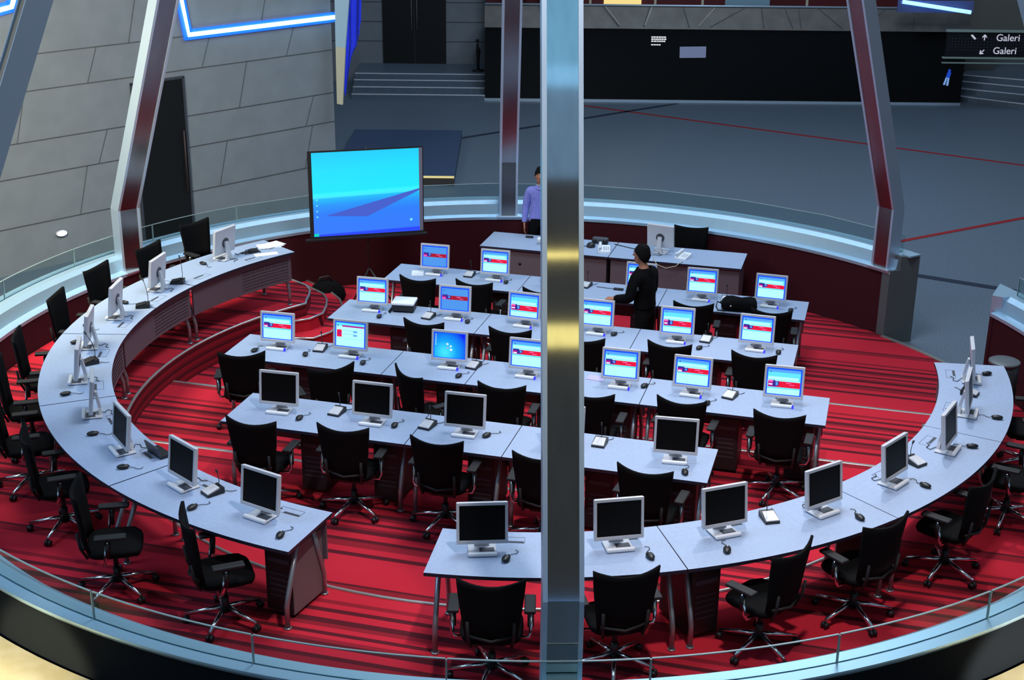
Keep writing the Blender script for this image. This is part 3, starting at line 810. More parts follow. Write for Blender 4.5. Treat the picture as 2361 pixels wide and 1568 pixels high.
# ------------------------------------------------------------------ monitors
SW, SH = .352, .286
def screen_mesh(kind):
    b = MB(); layer = [0]
    mats = [M_offscreen, E_border, E_cyan, E_pale, E_mid, E_red, E_pink, E_mag, E_navy, E_white, E_dimblue, E_dimred, E_desktop]
    def r(x0, y0, x1, y1, mi, sk=0.0):
        layer[0] += 1; y = -.0006 * layer[0]
        X = lambda q: (q - .5) * SW; Z = lambda q: (.5 - q) * SH
        b.quad((X(x0), y, Z(y1)), (X(x1), y, Z(y1 + sk)), (X(x1), y, Z(y0 + sk)), (X(x0), y, Z(y0)), mi)
    if kind == 'off': r(0, 0, 1, 1, 0)
    elif kind in ('banner', 'banner_low', 'banner_dim'):
        dim = kind == 'banner_dim'; low = .12 if kind == 'banner_low' else 0; hh = .22 if kind == 'banner_low' else .17
        r(0, 0, 1, 1, 1)
        r(.035, .06, .955, .95, 10 if dim else 3)
        r(.035, .06, .955, .17, 10 if dim else 4); r(.035, .16, .955, .33 + low, 10 if dim else 2)
        if not dim: r(.05, .20 + low, .9, .31 + low, 3)
        r(.10, .13, .13, .17, 8)
        y0 = .36 + low
        r(.05, y0, .955, y0 + hh, 11 if dim else 5)
        r(.05, y0, .30, y0 + hh, 7)
        r(.06, y0 - .03, .19, y0 + .04, 6 if low else 8); r(.07, y0 + .10, .18, y0 + .15, 9 if not dim else 6)
        r(.19, y0 - .03, .25, y0 + hh - .02, 8); r(.24, y0 + .02, .36, y0 + hh - .03, 8, -.03)
        r(.27, y0 + .03, .33, y0 + hh - .07, 4)
        r(.56, y0 + .035, .70, y0 + .06, 6); r(.66, y0 + .10, .80, y0 + .12, 6)
        r(.035, y0 + hh, .955, y0 + hh + .05, 10 if dim else 2)
    elif kind == 'form':
        r(0, 0, 1, 1, 1); r(.035, .05, .955, .95, 3); r(.035, .05, .955, .17, 2)
        r(.08, .12, .11, .19, 8)
        r(.23, .14, .955, .20, 7); r(.06, .32, .22, .60, 5); r(.11, .40, .18, .52, 7)
        for y in (.33, .46): r(.27, y, .73, y + .012, 4)
        r(.60, .34, .73, .40, 4); r(.60, .48, .73, .54, 4); r(.27, .64, .94, .652, 2)
    elif kind == 'desktop':
        r(0, 0, 1, 1, 1)
        r(.025, .03, .975, .96, 12)
        for i in range(6): r(.06, .08 + .075 * i, .09, .115 + .075 * i, 9)
        r(.41, .40, .47, .47, 9); r(.52, .48, .57, .55, 9); r(.43, .56, .47, .60, 6); r(.52, .61, .59, .68, 9)
    return b, mats
def make_monitor(kind):
    def build(label):
        t = thing('monitor', label, 'monitor')
        # foot: thin plate with a bright rounded bar along the front
        b = MB(); b.box((0, -.02, .008), (.22, .17, .012), 0, None, .004); base = obj('stand_base', b, M_silver, t)
        b = MB(); b.box((0, -.106, .017), (.228, .036, .032), 0, None, .011); obj('base_bar', b, M_white, base)
        b = MB(); b.box((.035, -.042, .0150), (.115, .085, .002)); obj('base_inset', b, M_dgrey, base)
        tilt = Matrix.Rotation(R_(-7), 3, 'X')
        b = MB()
        b.rings([[Vector((x, y, z)) for x, y in ((-w, yy - .014), (w, yy - .014), (w, yy + .014), (-w, yy + .014))] for z, yy, w in ((.012, .045, .062), (.08, .045, .034), (.16, .03, .030), (.235, .014, .030))], 0, False)
        obj('neck', b, M_silver, t)
        c = Vector((0, -.022, .243))
        h = MB()
        # housing: rounded slab, screen opening in front, hinge disc behind
        h.box(c + tilt @ Vector((0, .012, 0)), (.396, .030, .336), 0, tilt, .010)
        for (x, z, dx, dz) in ((0, .156, .396, .025), (0, -.154, .396, .029), (-.187, 0, .022, .29), (.187, 0, .022, .29)):
            h.box(c + tilt @ Vector((x, -.006, z)), (dx, .012, dz), 0, tilt, .003)
        fr = obj('housing', h, M_silver, t)
        b = MB(); pts = [c + tilt @ Vector((.062 * math.cos(q), 0, -.02 + .062 * math.sin(q))) for q in [2 * math.pi * i / 20 for i in range(20)]]
        b.rings([[p + tilt @ Vector((0, .024, 0)) for p in pts], [p + tilt @ Vector((0, .032, 0)) for p in pts]], 0, False); obj('hinge_disc', b, M_dgrey, fr)
        b = MB(); b.tube([(0, .058, .02), (-.02, .085, .005), (-.075, .11, .004), (-.05, .15, .004), (.02, .14, .004), (.05, .175, .004)], .0035, 5); obj('power_lead', b, M_rubber, t)
        b, ms = screen_mesh(kind)
        b.v = [tuple(c + tilt @ Vector((v[0], v[1] - .0035, v[2]))) for v in b.v]
        obj('screen', b, ms, t)
        if kind != 'off':
            b = MB(); b.box((.105, -.108, .018), (.022, .038, .033), 0, None, .010); obj('power_light', b, M_led, base)
        return t
    return build
PM = {k: Proto(make_monitor(k)) for k in ('off', 'banner', 'banner_low', 'banner_dim', 'form', 'desktop')}
MONPOS = []      # (x, y, label words) for the mice
DESC = {'off': 'silver monitor with a black screen', 'banner': 'lit monitor with a red-banner page', 'banner_low': 'lit monitor with a lower red-banner page', 'banner_dim': 'dimmer lit monitor with a red-banner page', 'form': 'lit monitor showing a pale form page', 'desktop': 'lit monitor showing a blue desktop'}
def face_rot(d): return math.atan2(d.x, -d.y)       # local -y looks along d
def back_rot(d): return math.atan2(-d.x, d.y)       # local +y looks along d
ROWMON = {1: [-5.70, -4.86, -4.03, -2.90, -2.11, -1.24], 2: [-5.86, -4.81, -3.95, -3.07, -2.13, -1.22], 3: [-6.29, -5.43, -4.30, -3.44, -2.44, -1.69, -.77], 4: [-5.43, -4.47, -3.55, -2.61, -1.57]}
BARW = {1: 16.92, 2: 15.0, 3: 13.2, 4: 11.34}
KIND = {1: ['banner_dim', 'banner', 'banner', 'banner', 'banner', 'banner'], 2: ['banner', 'banner_dim', 'banner_low', 'banner', 'banner_low', 'banner'], 3: ['banner', 'form', 'desktop', 'banner', 'banner', 'banner', 'banner_low'], 4: ['off'] * 5}
WIG = {1: [2, 1, 0, -1, 1, -2], 2: [3, 2, -2, 0, 1, -1], 3: [2, 0, 3, 0, 1, -1, 2], 4: [3, 1, 2, 0, 5]}
def ordl(i, n):
    return 'leftmost' if i == 0 else 'rightmost' if i == n - 1 else ORD[i] + ' from the left'
for k in (4, 3, 2, 1):
    n = len(ROWMON[k])
    for i, u in enumerate(ROWMON[k]):
        p = uw(u, BARW[k] + .11, FLOOR[k] + .73)
        if i == 3 and k == 4: p = p
        where = '%s on the %s' % (ordl(i, n), ROWN[k])
        PM[KIND[k][i]].put(p, PSI + R_(WIG[k][i]), '%s, %s' % (DESC[KIND[k][i]], where), 'monitors on the straight desks')
        MONPOS.append((p.x, p.y, '%s monitor on the %s' % ('leftmost' if i == 0 else 'rightmost' if i == n - 1 else ORD[i] + '-from-left', ROWN[k]), PSI))
LM = [(143.5, 4.72), (160.1, 4.61), (172.7, 4.60), (184.2, 4.61), (196.1, 4.71), (207.4, 4.67), (219.0, 4.69), (231.1, 4.68), (242.4, 4.71)]
RM = [(-94.4, 4.72), (-81.2, 4.67), (-70.1, 4.65), (-58.4, 4.69), (-47.2, 4.69), (-35.5, 4.74), (-24.1, 4.70), (-12.9, 4.71)]
for i, (a, r) in enumerate(LM):
    r2 = r - (.02 if i < 4 else .11) if i > 0 else r - .03
    p = pol(a, r2, .7325); d = pol(a, 1) - pol(a, 0)
    wig = [8, 8, 4, 2, -4, -12, -6, -6, -4][i]
    where = ('%s from the far end of the left curved desk' % ORD[i]) if i < 8 else 'at the near end of the left curved desk'
    if i == 0: where = 'at the far end of the left curved desk'
    PM['off'].put(p, face_rot(d) + R_(wig), 'silver monitor with a black screen, ' + where, 'monitors on the left curved desk')
    MONPOS.append((p.x, p.y, 'monitor ' + where if i in (0, 8) else ORD[i] + ' monitor from the far end of the left curved desk', face_rot(d)))
for i, (a, r) in enumerate(RM):
    p = pol(a, r - .11, .7325); d = pol(a, 1) - pol(a, 0)
    where = '%s along the right curved desk from its front end' % ORD[i]
    if i == 0: where = 'at the front end of the right curved desk'
    if i == 7: where = 'at the far end of the right curved desk'
    PM['off'].put(p, face_rot(d) + R_([9, 2, 1, 2, 4, 4, 2, -2][i]), 'silver monitor with a black screen, ' + where, 'monitors on the right curved desk')
    MONPOS.append((p.x, p.y, 'monitor ' + where if i in (0, 7) else ORD[i] + ' monitor from the front end of the right curved desk', face_rot(d)))
PM['off'].put(uw(-2.97, 18.86, STAGE + .73), PSI + math.pi + R_(-10), 'silver monitor on the presenter desk, seen from behind')

# ------------------------------------------------------------------ mice
def make_mouse(label, s=1):
    t = thing('computer_mouse', label, 'computer mouse')
    b = MB(); b.ball((0, 0, .017), (.032, .056, .020), 0, 16, 8); b.v = [(x, y, max(z, .0)) for x, y, z in b.v]; obj('mouse_body', b, M_plastic, t)
    b = MB(); b.box((0, .022, .0365), (.008, .018, .006), 0, None, .002); obj('scroll_wheel', b, M_silver, t)
    b = MB(); b.tube([(0, .055, .008), (s * .012, .09, .004), (s * .045, .115, .004), (s * .05, .15, .004), (s * .02, .165, .004)], .0028, 5); obj('mouse_cord', b, M_rubber, t)
    return t
PMo = Proto(make_mouse); PMo2 = Proto(lambda label: make_mouse(label, -1))
MICE = {4: [(-5.17, 11.30), (-4.24, 11.40), (-3.34, 11.43), (-1.44, 11.18)], 3: [(-6.49, 13.10), (-5.91, 13.15), (-5.22, 13.10), (-4.12, 13.04), (-2.19, 13.33), (-1.50, 13.06)],
        2: [(-5.69, 14.85), (-4.62, 14.98), (-2.86, 15.07), (-1.84, 14.91), (-.96, 15.03)], 1: [(-4.68, 16.90), (-.97, 16.87)]}
mlist = []
for k, ps in MICE.items():
    for u, w in ps: mlist.append((uw(u, w, FLOOR[k] + .73), PSI + R_(random.uniform(-25, 25))))
for a, r in [(-92.0, 4.76), (-78.7, 4.79), (-71.4, 4.84), (-56.2, 4.85), (-45.4, 4.83), (-33.2, 4.82), (-24.0, 4.89), (-10.5, 4.80), (147.5, 4.76), (167.1, 4.72), (176.9, 4.81), (182.9, 4.79), (200.2, 4.76), (213.0, 4.70), (222.9, 4.76), (235.5, 4.82), (246.3, 4.83)]:
    d = pol(a, 0) - pol(a, 1); mlist.append((pol(a, r, .73), back_rot(d) + R_(random.uniform(-30, 30))))
used = {}
for p, rz in mlist:
    m = min(MONPOS, key=lambda q: (q[0] - p.x) ** 2 + (q[1] - p.y) ** 2)
    used.setdefault(m[2], []).append((p, rz, m))
for where, L in used.items():
    for (p, rz, m) in L:
        lx = (p.x - m[0]) * math.cos(m[3]) + (p.y - m[1]) * math.sin(m[3])
        side = 'right' if lx > 0 else 'left'
        txt = 'black mouse %s of the %s' % (side, where)
        if len(L) > 1 and sum(((q[0].x - m[0]) * math.cos(m[3]) + (q[0].y - m[1]) * math.sin(m[3]) > 0) == (lx > 0) for q in L) > 1:
            txt = 'black mouse %s %s of the %s' % ('far' if abs(lx) == max(abs((q[0].x - m[0]) * math.cos(m[3]) + (q[0].y - m[1]) * math.sin(m[3])) for q in L) else 'close', side, where)
        (PMo if side == 'right' else PMo2).put(p + Vector((0, 0, .0035)), rz, txt, 'mice on the desks')

# ------------------------------------------------------------------ conference microphones
def make_mic(dark):
    def build(label):
        t = thing('conference_microphone', label, 'microphone')
        b = MB(); b.rings([[(-.062, -.085, z0), (.062, -.085, z0), (.062, .075, z1), (-.062, .075, z1)] for z0, z1 in ((0, 0), (.018, .050))], 0, False); obj('base_shell', b, M_plastic, t)
        b = MB(); b.rings([[(-.055, -.080, z0), (.055, -.080, z0), (.048, .035, z1), (-.048, .035, z1)] for z0, z1 in ((.016, .040), (.028, .056))], 0, False); o = obj('top_plate', b, M_plastic if dark else M_silver, t)
        b = MB(); b.box((0, -.055, .030), (.035, .014, .006), 0, None, .002); obj('talk_button', b, M_dgrey, o)
        b = MB(); b.tube([(0, .055, .045), (0, .06, .12), (-.03, .05, .20), (-.10, .02, .28)] if dark else [(0, .055, .045), (0, .06, .10), (0, .05, .17)], .0035, 6); obj('gooseneck', b, M_rubber, t)
        b = MB(); b.tube([(-.10, .02, .28), (-.125, .008, .305)] if dark else [(0, .05, .17), (0, .04, .20)], [.007, .010], 8); obj('microphone_head', b, M_plastic, t)
        b = MB(); b.tube([(.03, .075, .01), (.045, .10, .004), (.08, .13, .004), (.09, .17, .004)], .003, 5); obj('lead', b, M_rubber, t)
        return t
    return build
PMi = Proto(make_mic(False)); PMd = Proto(make_mic(True))
MIC = {4: [(-4.88, 11.54), (-3.94, 11.49), (-2.29, 11.57)], 3: [(-5.82, 13.36), (-4.05, 13.36), (-1.30, 13.33)], 2: [(-5.12, 15.02), (-1.80, 15.20)], 1: [(-5.23, 17.06), (-3.64, 17.08), (-1.80, 17.04)]}
for k, ps in MIC.items():
    for i, (u, w) in enumerate(ps):
        pos = 'leftmost' if i == 0 else 'rightmost' if i == len(ps) - 1 else 'middle'
        PMi.put(uw(u, w, FLOOR[k] + .73), PSI + R_(random.uniform(-16, 4)), 'silver gooseneck microphone base, %s of those on the %s' % (pos, ROWN[k]), 'conference microphones')
for a, r, lab in ((-64.2, 4.50, 'silver gooseneck microphone base between the third and fourth monitors of the right curved desk'), (-41.0, 4.54, 'silver gooseneck microphone base behind the fifth monitor of the right curved desk'), (-17.6, 4.60, 'silver gooseneck microphone base between the last two monitors of the right curved desk'), (234.6, 4.52, 'silver gooseneck microphone base near the near end of the left curved desk')):
    PMi.put(pol(a, r, .7335), back_rot(pol(a, 0) - pol(a, 1)) + R_(-14), lab, 'conference microphones')
for a, r, lab in ((156.4, 4.54, 'black gooseneck microphone on the left curved desk, nearest its far end'), (167.8, 4.46, 'black gooseneck microphone, second from the far end of the left curved desk'), (190.2, 4.54, 'black gooseneck microphone at the leftmost bend of the left curved desk')):
    PMd.put(pol(a, r, .7335), back_rot(pol(a, 0) - pol(a, 1)) + R_(25), lab, 'conference microphones')

# ------------------------------------------------------------------ office chairs
def make_chair(label):
    t = thing('office_chair', label, 'chair')
    # back: thin curved mesh panel, wider at the top, with raised corners
    rows = [(.47, .192, -.232, 0.0), (.58, .206, -.25, 0.0), (.72, .224, -.262, 0.0), (.84, .238, -.275, 0.0), (.92, .246, -.285, .012), (.957, .250, -.290, .032)]
    def bk(off):
        out = []
        for z, hw, y, up in rows:
            L = []
            for i in range(11):
                s = -1 + 2 * i / 10
                L.append(Vector((s * hw, y + .055 * s * s + off, z + up * s * s - (.012 if up else 0) * (1 - s * s))))
            out.append(L)
        return out
    f, g = bk(-.012), bk(.012); b = MB(); n = len(rows)
    vs = [p for L in f for p in L] + [p for L in g for p in L]; fs = []; N = n * 11
    for i in range(n - 1):
        for j in range(10):
            a = i * 11 + j; fs.append((a, a + 1, a + 12, a + 11)); fs.append((N + a, N + a + 11, N + a + 12, N + a + 1))
    for i in range(n - 1):
        a = i * 11; fs.append((a, a + 11, N + a + 11, N + a)); a = i * 11 + 10; fs.append((a, N + a, N + a + 11, a + 11))
    for j in range(10):
        a = j; fs.append((a, N + a, N + a + 1, a + 1)); a = (n - 1) * 11 + j; fs.append((a, a + 1, N + a + 1, N + a))
    b.add(vs, fs, 0, True); back = obj('backrest', b, M_mesh, t)
    b = MB(); b.tube([(-.15, -.20, .40), (-.165, -.245, .50), (-.17, -.262, .64)], .013, 6); b.tube([(.15, -.20, .40), (.165, -.245, .50), (.17, -.262, .64)], .013, 6)
    b.tube([(-.175, -.215, .50), (0, -.262, .48), (.175, -.215, .50)], .012, 6); obj('back_frame', b, M_armpad, back)
    # seat: soft rounded cushion
    b = MB(); prof = []
    for z, k in ((.40, .80), (.415, .95), (.445, 1.0), (.465, .97), (.475, .85)):
        prof.append([Vector((.235 * k * (abs(math.cos(q)) ** .5) * (1 if math.cos(q) > 0 else -1), .01 + .225 * k * (abs(math.sin(q)) ** .5) * (1 if math.sin(q) > 0 else -1), z - (.012 if math.sin(q) > .5 else 0))) for q in [2 * math.pi * i / 24 for i in range(24)]])
    b.rings(prof, 0, True); obj('seat', b, M_mesh, t)
    for s in (-1, 1):
        b = MB(); b.tube([(s * .20, -.06, .395), (s * .275, -.06, .40), (s * .29, -.05, .44), (s * .285, -.02, .62)], [.014, .014, .016, .018], 8); arm = obj('armrest', b, M_chrome, t)
        b = MB(); b.box((s * .28, .0, .64), (.085, .25, .028), 0, None, .011); obj('arm_pad', b, M_armpad, arm)
        b = MB(); b.tube([(s * .287, -.03, .47), (s * .285, -.02, .60)], .024, 8); obj('arm_sleeve', b, M_plastic, arm)
    b = MB(); b.box((0, 0, .375), (.22, .26, .05), 0, None, .015); obj('tilt_mechanism', b, M_plastic, t)
    b = MB(); b.tube([(0, 0, .08), (0, 0, .22)], .030, 12); b.tube([(0, 0, .22), (0, 0, .36)], .020, 12); obj('gas_column', b, M_plastic, t)
    for i in range(5):
        q = R_(90 + 72 * i + 20); d = Vector((math.cos(q), math.sin(q), 0))
        b = MB(); b.tube([d * .02 + Vector((0, 0, .125)), d * .16 + Vector((0, 0, .105)), d * .315 + Vector((0, 0, .075))], [.026, .020, .015], 8); leg = obj('base_leg', b, M_chrome, t)
        n = Vector((-d.y, d.x, 0)); b = MB(); c = d * .315 + Vector((0, 0, .028))
        for s in (-1, 1): b.tube([c + n * (s * .006), c + n * (s * .026)], .028, 10)
        b.tube([c, c + Vector((0, 0, .045))], .008, 6); obj('caster', b, M_plastic, leg)
    return t
PC = Proto(make_chair)
CH = {4: [(-5.36, 10.63, 0), (-4.50, 10.73, 2), (-3.60, 10.71, 0), (-2.64, 10.67, 4), (-1.72, 10.66, -6)],
      3: [(-6.32, 12.44, 20), (-5.27, 12.36, 38), (-4.49, 12.44, -38), (-3.47, 12.38, 2), (-2.58, 12.42, 0), (-1.69, 12.52, -4), (-.74, 12.45, -2)],
      2: [(-4.92, 14.22, -4), (-3.90, 14.25, 2), (-3.05, 14.22, 3), (-2.10, 14.33, -2), (-1.17, 14.28, -2)], 1: [(-5.63, 16.06, -4), (-4.89, 16.11, -3), (-3.99, 16.06, 0), (-2.09, 16.10, 3), (-1.15, 16.12, 2)]}
for k, ps in CH.items():
    for i, (u, w, rot) in enumerate(ps):
        th = PSI + R_(rot); back = uw(u, w, FLOOR[k])
        hub = back + Vector((-math.sin(th), math.cos(th), 0)) * .265
        dup_th = th
        PC.put(hub, th, 'black mesh swivel chair, %s on the %s' % (ordl(i, len(ps)), ROWN[k]), 'chairs along the straight desks')
CL = [(140.0, 5.42, 4), (151.2, 5.10, 6), (161.8, 5.12, 0), (172.9, 5.05, 4), (186.6, 5.05, 6), (195.3, 5.12, 0), (204.7, 5.17, -6), (216.0, 5.10, -14), (230.0, 5.26, -38), (241.8, 5.08, -40)]
for i, (a, r, rot) in enumerate(CL):
    d = pol(a, 0) - pol(a, 1)
    PC.put(pol(a, r, 0), back_rot(d) + R_(rot), 'black mesh swivel chair behind the left curved desk, %s' % ('at its far end' if i == 0 else 'at its near end' if i == 9 else ORD[i] + ' from its far end'), 'chairs behind the left curved desk')
CR = [(-92.9, 5.24, 2), (-82.6, 5.12, 4), (-69.4, 5.12, 24), (-58.6, 5.06, 3), (-45.2, 5.08, 4), (-31.0, 5.15, 0), (-17.5, 5.2, 6)]
for i, (a, r, rot) in enumerate(CR):
    d = pol(a, 0) - pol(a, 1)
    PC.put(pol(a, r, 0), back_rot(d) + R_(rot), 'black mesh swivel chair behind the right curved desk, %s' % ('at its front end' if i == 0 else 'at its far end' if i == 6 else ORD[i] + ' from its front end'), 'chairs behind the right curved desk')
PC.put(uw(-2.62, 19.22, STAGE), PSI + math.pi, 'black mesh swivel chair behind the presenter desk, turned towards the audience')

# ------------------------------------------------------------------ loose things
# projection screen on its tripod
t = thing('projection_screen', 'tripod projection screen showing a blue sea and sky picture', 'projection screen', (-2.03, 18.85, STAGE), R_(15.1))
b = MB(); b.tube([(0, 0, .02), (0, 0, 2.24)], .014, 8); obj('pole', b, M_plastic, t)
for q in (88, 212, 328):
    d = Vector((math.cos(R_(q)), math.sin(R_(q)), 0)); b = MB(); b.tube([Vector((0, 0, .50)), d * .36 + Vector((0, 0, .01))], .013, 6); obj('leg', b, M_plastic, t)
b = MB(); b.box((-.02, -.035, .965), (1.71, .05, .045), 0, None, .012); obj('roller_case', b, M_plastic, t)
b = MB()
b.slab([(-.83, -.03, .72), (.83, -.03, .72), (.83, -.03, 2.03), (-.83, -.03, 2.03)], .006); sh = obj('screen_cloth', b, mat('screen_border_black', (.01, .01, .012, 1), .7), t)
sm = mat('projected_picture', (.02, .02, .02, 1), .8); tt = sm.node_tree; pb = tt.nodes['Principled BSDF']
tcn = tt.nodes.new('ShaderNodeTexCoord'); sp = tt.nodes.new('ShaderNodeSeparateXYZ'); tt.links.new(tcn.outputs['Object'], sp.inputs[0])
mr = tt.nodes.new('ShaderNodeMapRange'); mr.inputs[1].default_value = .73; mr.inputs[2].default_value = 2.0; tt.links.new(sp.outputs['Z'], mr.inputs[0])
sk = tt.nodes.new('ShaderNodeMath'); sk.operation = 'MULTIPLY_ADD'; sk.inputs[1].default_value = -.02; tt.links.new(sp.outputs['X'], sk.inputs[0]); tt.links.new(mr.outputs[0], sk.inputs[2])
cr = tt.nodes.new('ShaderNodeValToRGB'); tt.links.new(sk.outputs[0], cr.inputs[0]); el = cr.color_ramp.elements
el[0].position = 0; el[0].color = S(28, 70, 250); el[1].position = 1; el[1].color = S(0, 205, 250)
for p, c in ((.045, S(20, 60, 255)), (.06, S(42, 120, 255)), (.30, S(32, 124, 250)), (.40, S(20, 150, 250)), (.475, S(0, 190, 250)), (.49, S(60, 235, 255)), (.53, S(40, 245, 255)), (.55, S(0, 232, 255)), (.80, S(0, 224, 255))):
    x = el.new(p); x.color = c
tt.links.new(cr.outputs[0], pb.inputs['Emission Color']); pb.inputs['Emission Strength'].default_value = 1.0
b = MB(); b.quad((-.775, -.034, .75), (.765, -.034, .75), (.765, -.034, 2.005), (-.775, -.034, 2.005)); obj('projected_picture', b, sm, sh)
b = MB(); b.quad((-.60, -.036, 1.06), (.0, -.036, 1.02), (.765, -.036, 1.37), (.765, -.036, 1.34 + .06)); b.quad((-.3, -.0362, 1.10), (.1, -.0362, 1.12), (.765, -.0362, 1.38), (.5, -.0362, 1.33))
obj('sand_spit', b, emis('sand_mauve', S(70, 96, 205)), sh)
b = MB()
for i in range(4): b.box((-.72, -.037, 1.05 + .085 * i), (.022, .002, .022))
b.box((.64, -.037, .93), (.035, .002, .035)); obj('desktop_icons', b, emis('icon_cyan', S(120, 230, 255)), sh)
b = MB(); b.box((-.74, -.037, .775), (.07, .002, .04)); obj('start_corner', b, emis('corner_green', S(0, 220, 190)), sh)
b = MB(); b.quad((.765, -.0345, .75), (.815, -.0345, .75), (.815, -.0345, 2.01), (.765, -.0345, 2.01)); obj('grey_margin', b, mat('screen_margin', S(120, 118, 140), .8), sh)

sh.location = (-.008, 0, .306); sh.scale = (.965, 1, .943)
t = thing('projector', 'white-topped black projector on the third straight row, beside the leftmost monitor', 'projector', uw(-5.49, 15.20, FLOOR[2] + .73), PSI + R_(8))
b = MB(); b.box((0, 0, .06), (.275, .25, .08), 0, None, .012); obj('projector_body', b, M_plastic, t)
b = MB(); b.box((0, 0, .112), (.28, .255, .035), 0, None, .012); obj('top_cover', b, M_white, t)
b = MB(); b.tube([(-.06, .12, .065), (-.06, .15, .065)], [.04, .035], 14); obj('lens', b, M_dgrey, t)
b = MB()
for sx_ in (-.11, .11): b.tube([(sx_, -.09, 0), (sx_, -.09, .03)], .012, 8)
b.tube([(0, .09, 0), (0, .09, .03)], .012, 8); obj('feet', b, M_rubber, t)
b = MB()
for k in range(3): b.tube([(-.138, -.06 + .03 * k, .06), (-.155, -.08 + .04 * k, .03), (-.165 - .008 * k, -.10, .006), (-.15, -.13 - .012 * k, .005), (-.17, -.04 + .04 * k, .005)], .005, 5)
obj('leads', b, M_rubber, t)

t = thing('laptop_bag', 'black laptop bag slumped on the farthest straight row, between its two rightmost monitors', 'bag', uw(-1.60, 16.74, FLOOR[1] + .744), PSI + R_(4))
b = MB()
rg = []
for z, kx, ky, ox in ((0, .92, .9, 0), (.03, 1.02, 1.0, 0), (.09, 1.0, .92, .0), (.13, .86, .66, .01), (.15, .6, .3, .02)):
    rg.append([Vector((ox + .22 * kx * abs(math.cos(q)) ** .6 * (1 if math.cos(q) > 0 else -1), .13 * ky * abs(math.sin(q)) ** .7 * (1 if math.sin(q) > 0 else -1), z + .012 * math.sin(3 * q))) for q in [2 * math.pi * i / 28 for i in range(28)]])
b.rings(rg, 0, True); bag = obj('bag_body', b, M_blackcloth, t)
b = MB(); b.tube([(-.20, -.06, .07), (-.27, -.07, .10), (-.28, -.10, .04), (-.25, -.14, .01), (-.16, -.16, .012)], .010, 6); obj('bag_strap', b, M_plastic, t)
b = MB(); b.box((-.10, -.128, .07), (.02, .008, .02), 0, None, .002); obj('buckle', b, M_silver, t)

t = thing('floor_bag', 'soft black bag heaped on the red floor left of the screen tripod', 'bag', (-2.66, 18.86, STAGE), .3)
b = MB(); rg = []
for z, kx, ky in ((0, .95, .9), (.06, 1.05, 1.0), (.15, .95, .85), (.24, .7, .6), (.30, .35, .3)):
    rg.append([Vector((  .27 * kx * math.cos(q) * (1 + .08 * math.sin(3 * q + z * 9)), .19 * ky * math.sin(q), z + .02 * math.sin(4 * q))) for q in [2 * math.pi * i / 30 for i in range(30)]])
b.rings(rg, 0, True); obj('bag_body', b, M_blackcloth, t)
b = MB(); b.tube([(-.12, 0, .26), (-.07, -.02, .36), (.05, -.02, .37), (.11, 0, .26)], .014, 6); obj('bag_handle', b, M_plastic, t)

# papers and a headset at the far end of the left desk
b = MB()
for k in range(3):
    m = Matrix.Rotation(R_(20 + 14 * k), 3, 'Z'); b.box((.02 * k, .015 * k, .003 + .004 * k), (.30, .21, .003), 0, m)
o = obj('paper_stack', b, M_paper, None, pol(134.6, 4.74, .731)); tag(o, 'fanned white papers at the far tip of the left curved desk', 'papers')
b = MB(); b.box((0, 0, .002), (.30, .12, .004), 0, Matrix.Rotation(R_(24), 3, 'Z')); o = obj('folded_sheet', b, M_paper, None, pol(137.6, 4.47, .731)); tag(o, 'single pale sheet lying in front of the tangled black cable', 'paper')
t = thing('cable_bundle', 'tangled black cable bundle with a plug beside the white papers', 'cable', pol(138.8, 4.66, .73), .4)
b = MB(); b.tube([(.10 * math.cos(q * .9) + .03 * math.sin(2.3 * q), .06 * math.sin(q) + .01 * q - .05, .008 + .006 * math.sin(3 * q) ** 2) for q in [i * .35 for i in range(50)]], .006, 5); obj('cable', b, M_rubber, t)
b = MB(); b.box((.03, 0, .025), (.12, .05, .035), 0, None, .008); obj('plug', b, M_plastic, t)
b = MB(); b.tube([(-.10, -.02, .005), (-.14, .03, .005), (-.17, -.04, .005), (-.20, .03, .005)], .005, 5); obj('cable_tail', b, M_rubber, t)
# open black flap box on the left desk
t = thing('socket_box', 'open black table socket box behind the seventh monitor of the left curved desk', 'socket box', pol(222.2, 4.38, .7335), R_(42))
b = MB(); b.box((0, 0, .015), (.11, .24, .03), 0, None, .004); obj('box_body', b, M_plastic, t)
b = MB(); b.box((-.06, 0, .065), (.012, .24, .10), 0, Matrix.Rotation(R_(-14), 3, 'Y')); obj('lid', b, M_dgrey, t)
# things on the presenter desk
D0 = STAGE + .73
b = MB(); b.box((0, 0, .012), (.11, .05, .024), 0, None, .006); o = obj('remote_control', b, M_plastic, None, uw(-4.92, 19.03, D0), PSI); tag(o, 'small black remote on the presenter desk, left of the pillar', 'remote')
t = thing('cup', 'small white dome-lidded cup on the presenter desk against the near pillar', 'cup', uw(-4.70, 18.78, D0))
b = MB(); b.lathe([(.030, 0), (.038, .07)], 16); obj('cup_body', b, M_silver, t)
b = MB(); b.ball((0, 0, .07), (.042, .042, .03)); obj('lid', b, M_white, t)
t = thing('speaker_dock', 'long black dock with rounded ends at the back of the presenter desk', 'dock', uw(-3.87, 19.06, D0), PSI)
b = MB(); b.box((0, 0, .045), (.24, .11, .09), 0, None, .03); obj('dock_body', b, M_dgrey, t)
b = MB(); b.tube([(.08, -.052, .045), (.08, -.062, .045)], .035, 14); b.tube([(-.08, -.052, .045), (-.08, -.062, .045)], .035, 14); obj('grilles', b, M_plastic, t)
t = thing('camera_dome', 'small black round device in front of the dock on the presenter desk', 'device', uw(-3.96, 18.84, D0), PSI)
b = MB(); b.lathe([(.06, 0), (.065, .02), (.05, .05), (.02, .07)], 16); obj('dome', b, M_plastic, t)
b = MB(); b.tube([(-.06, 0, .01), (-.12, -.02, .006), (-.16, .02, .006)], .005, 5); obj('lead', b, M_rubber, t)
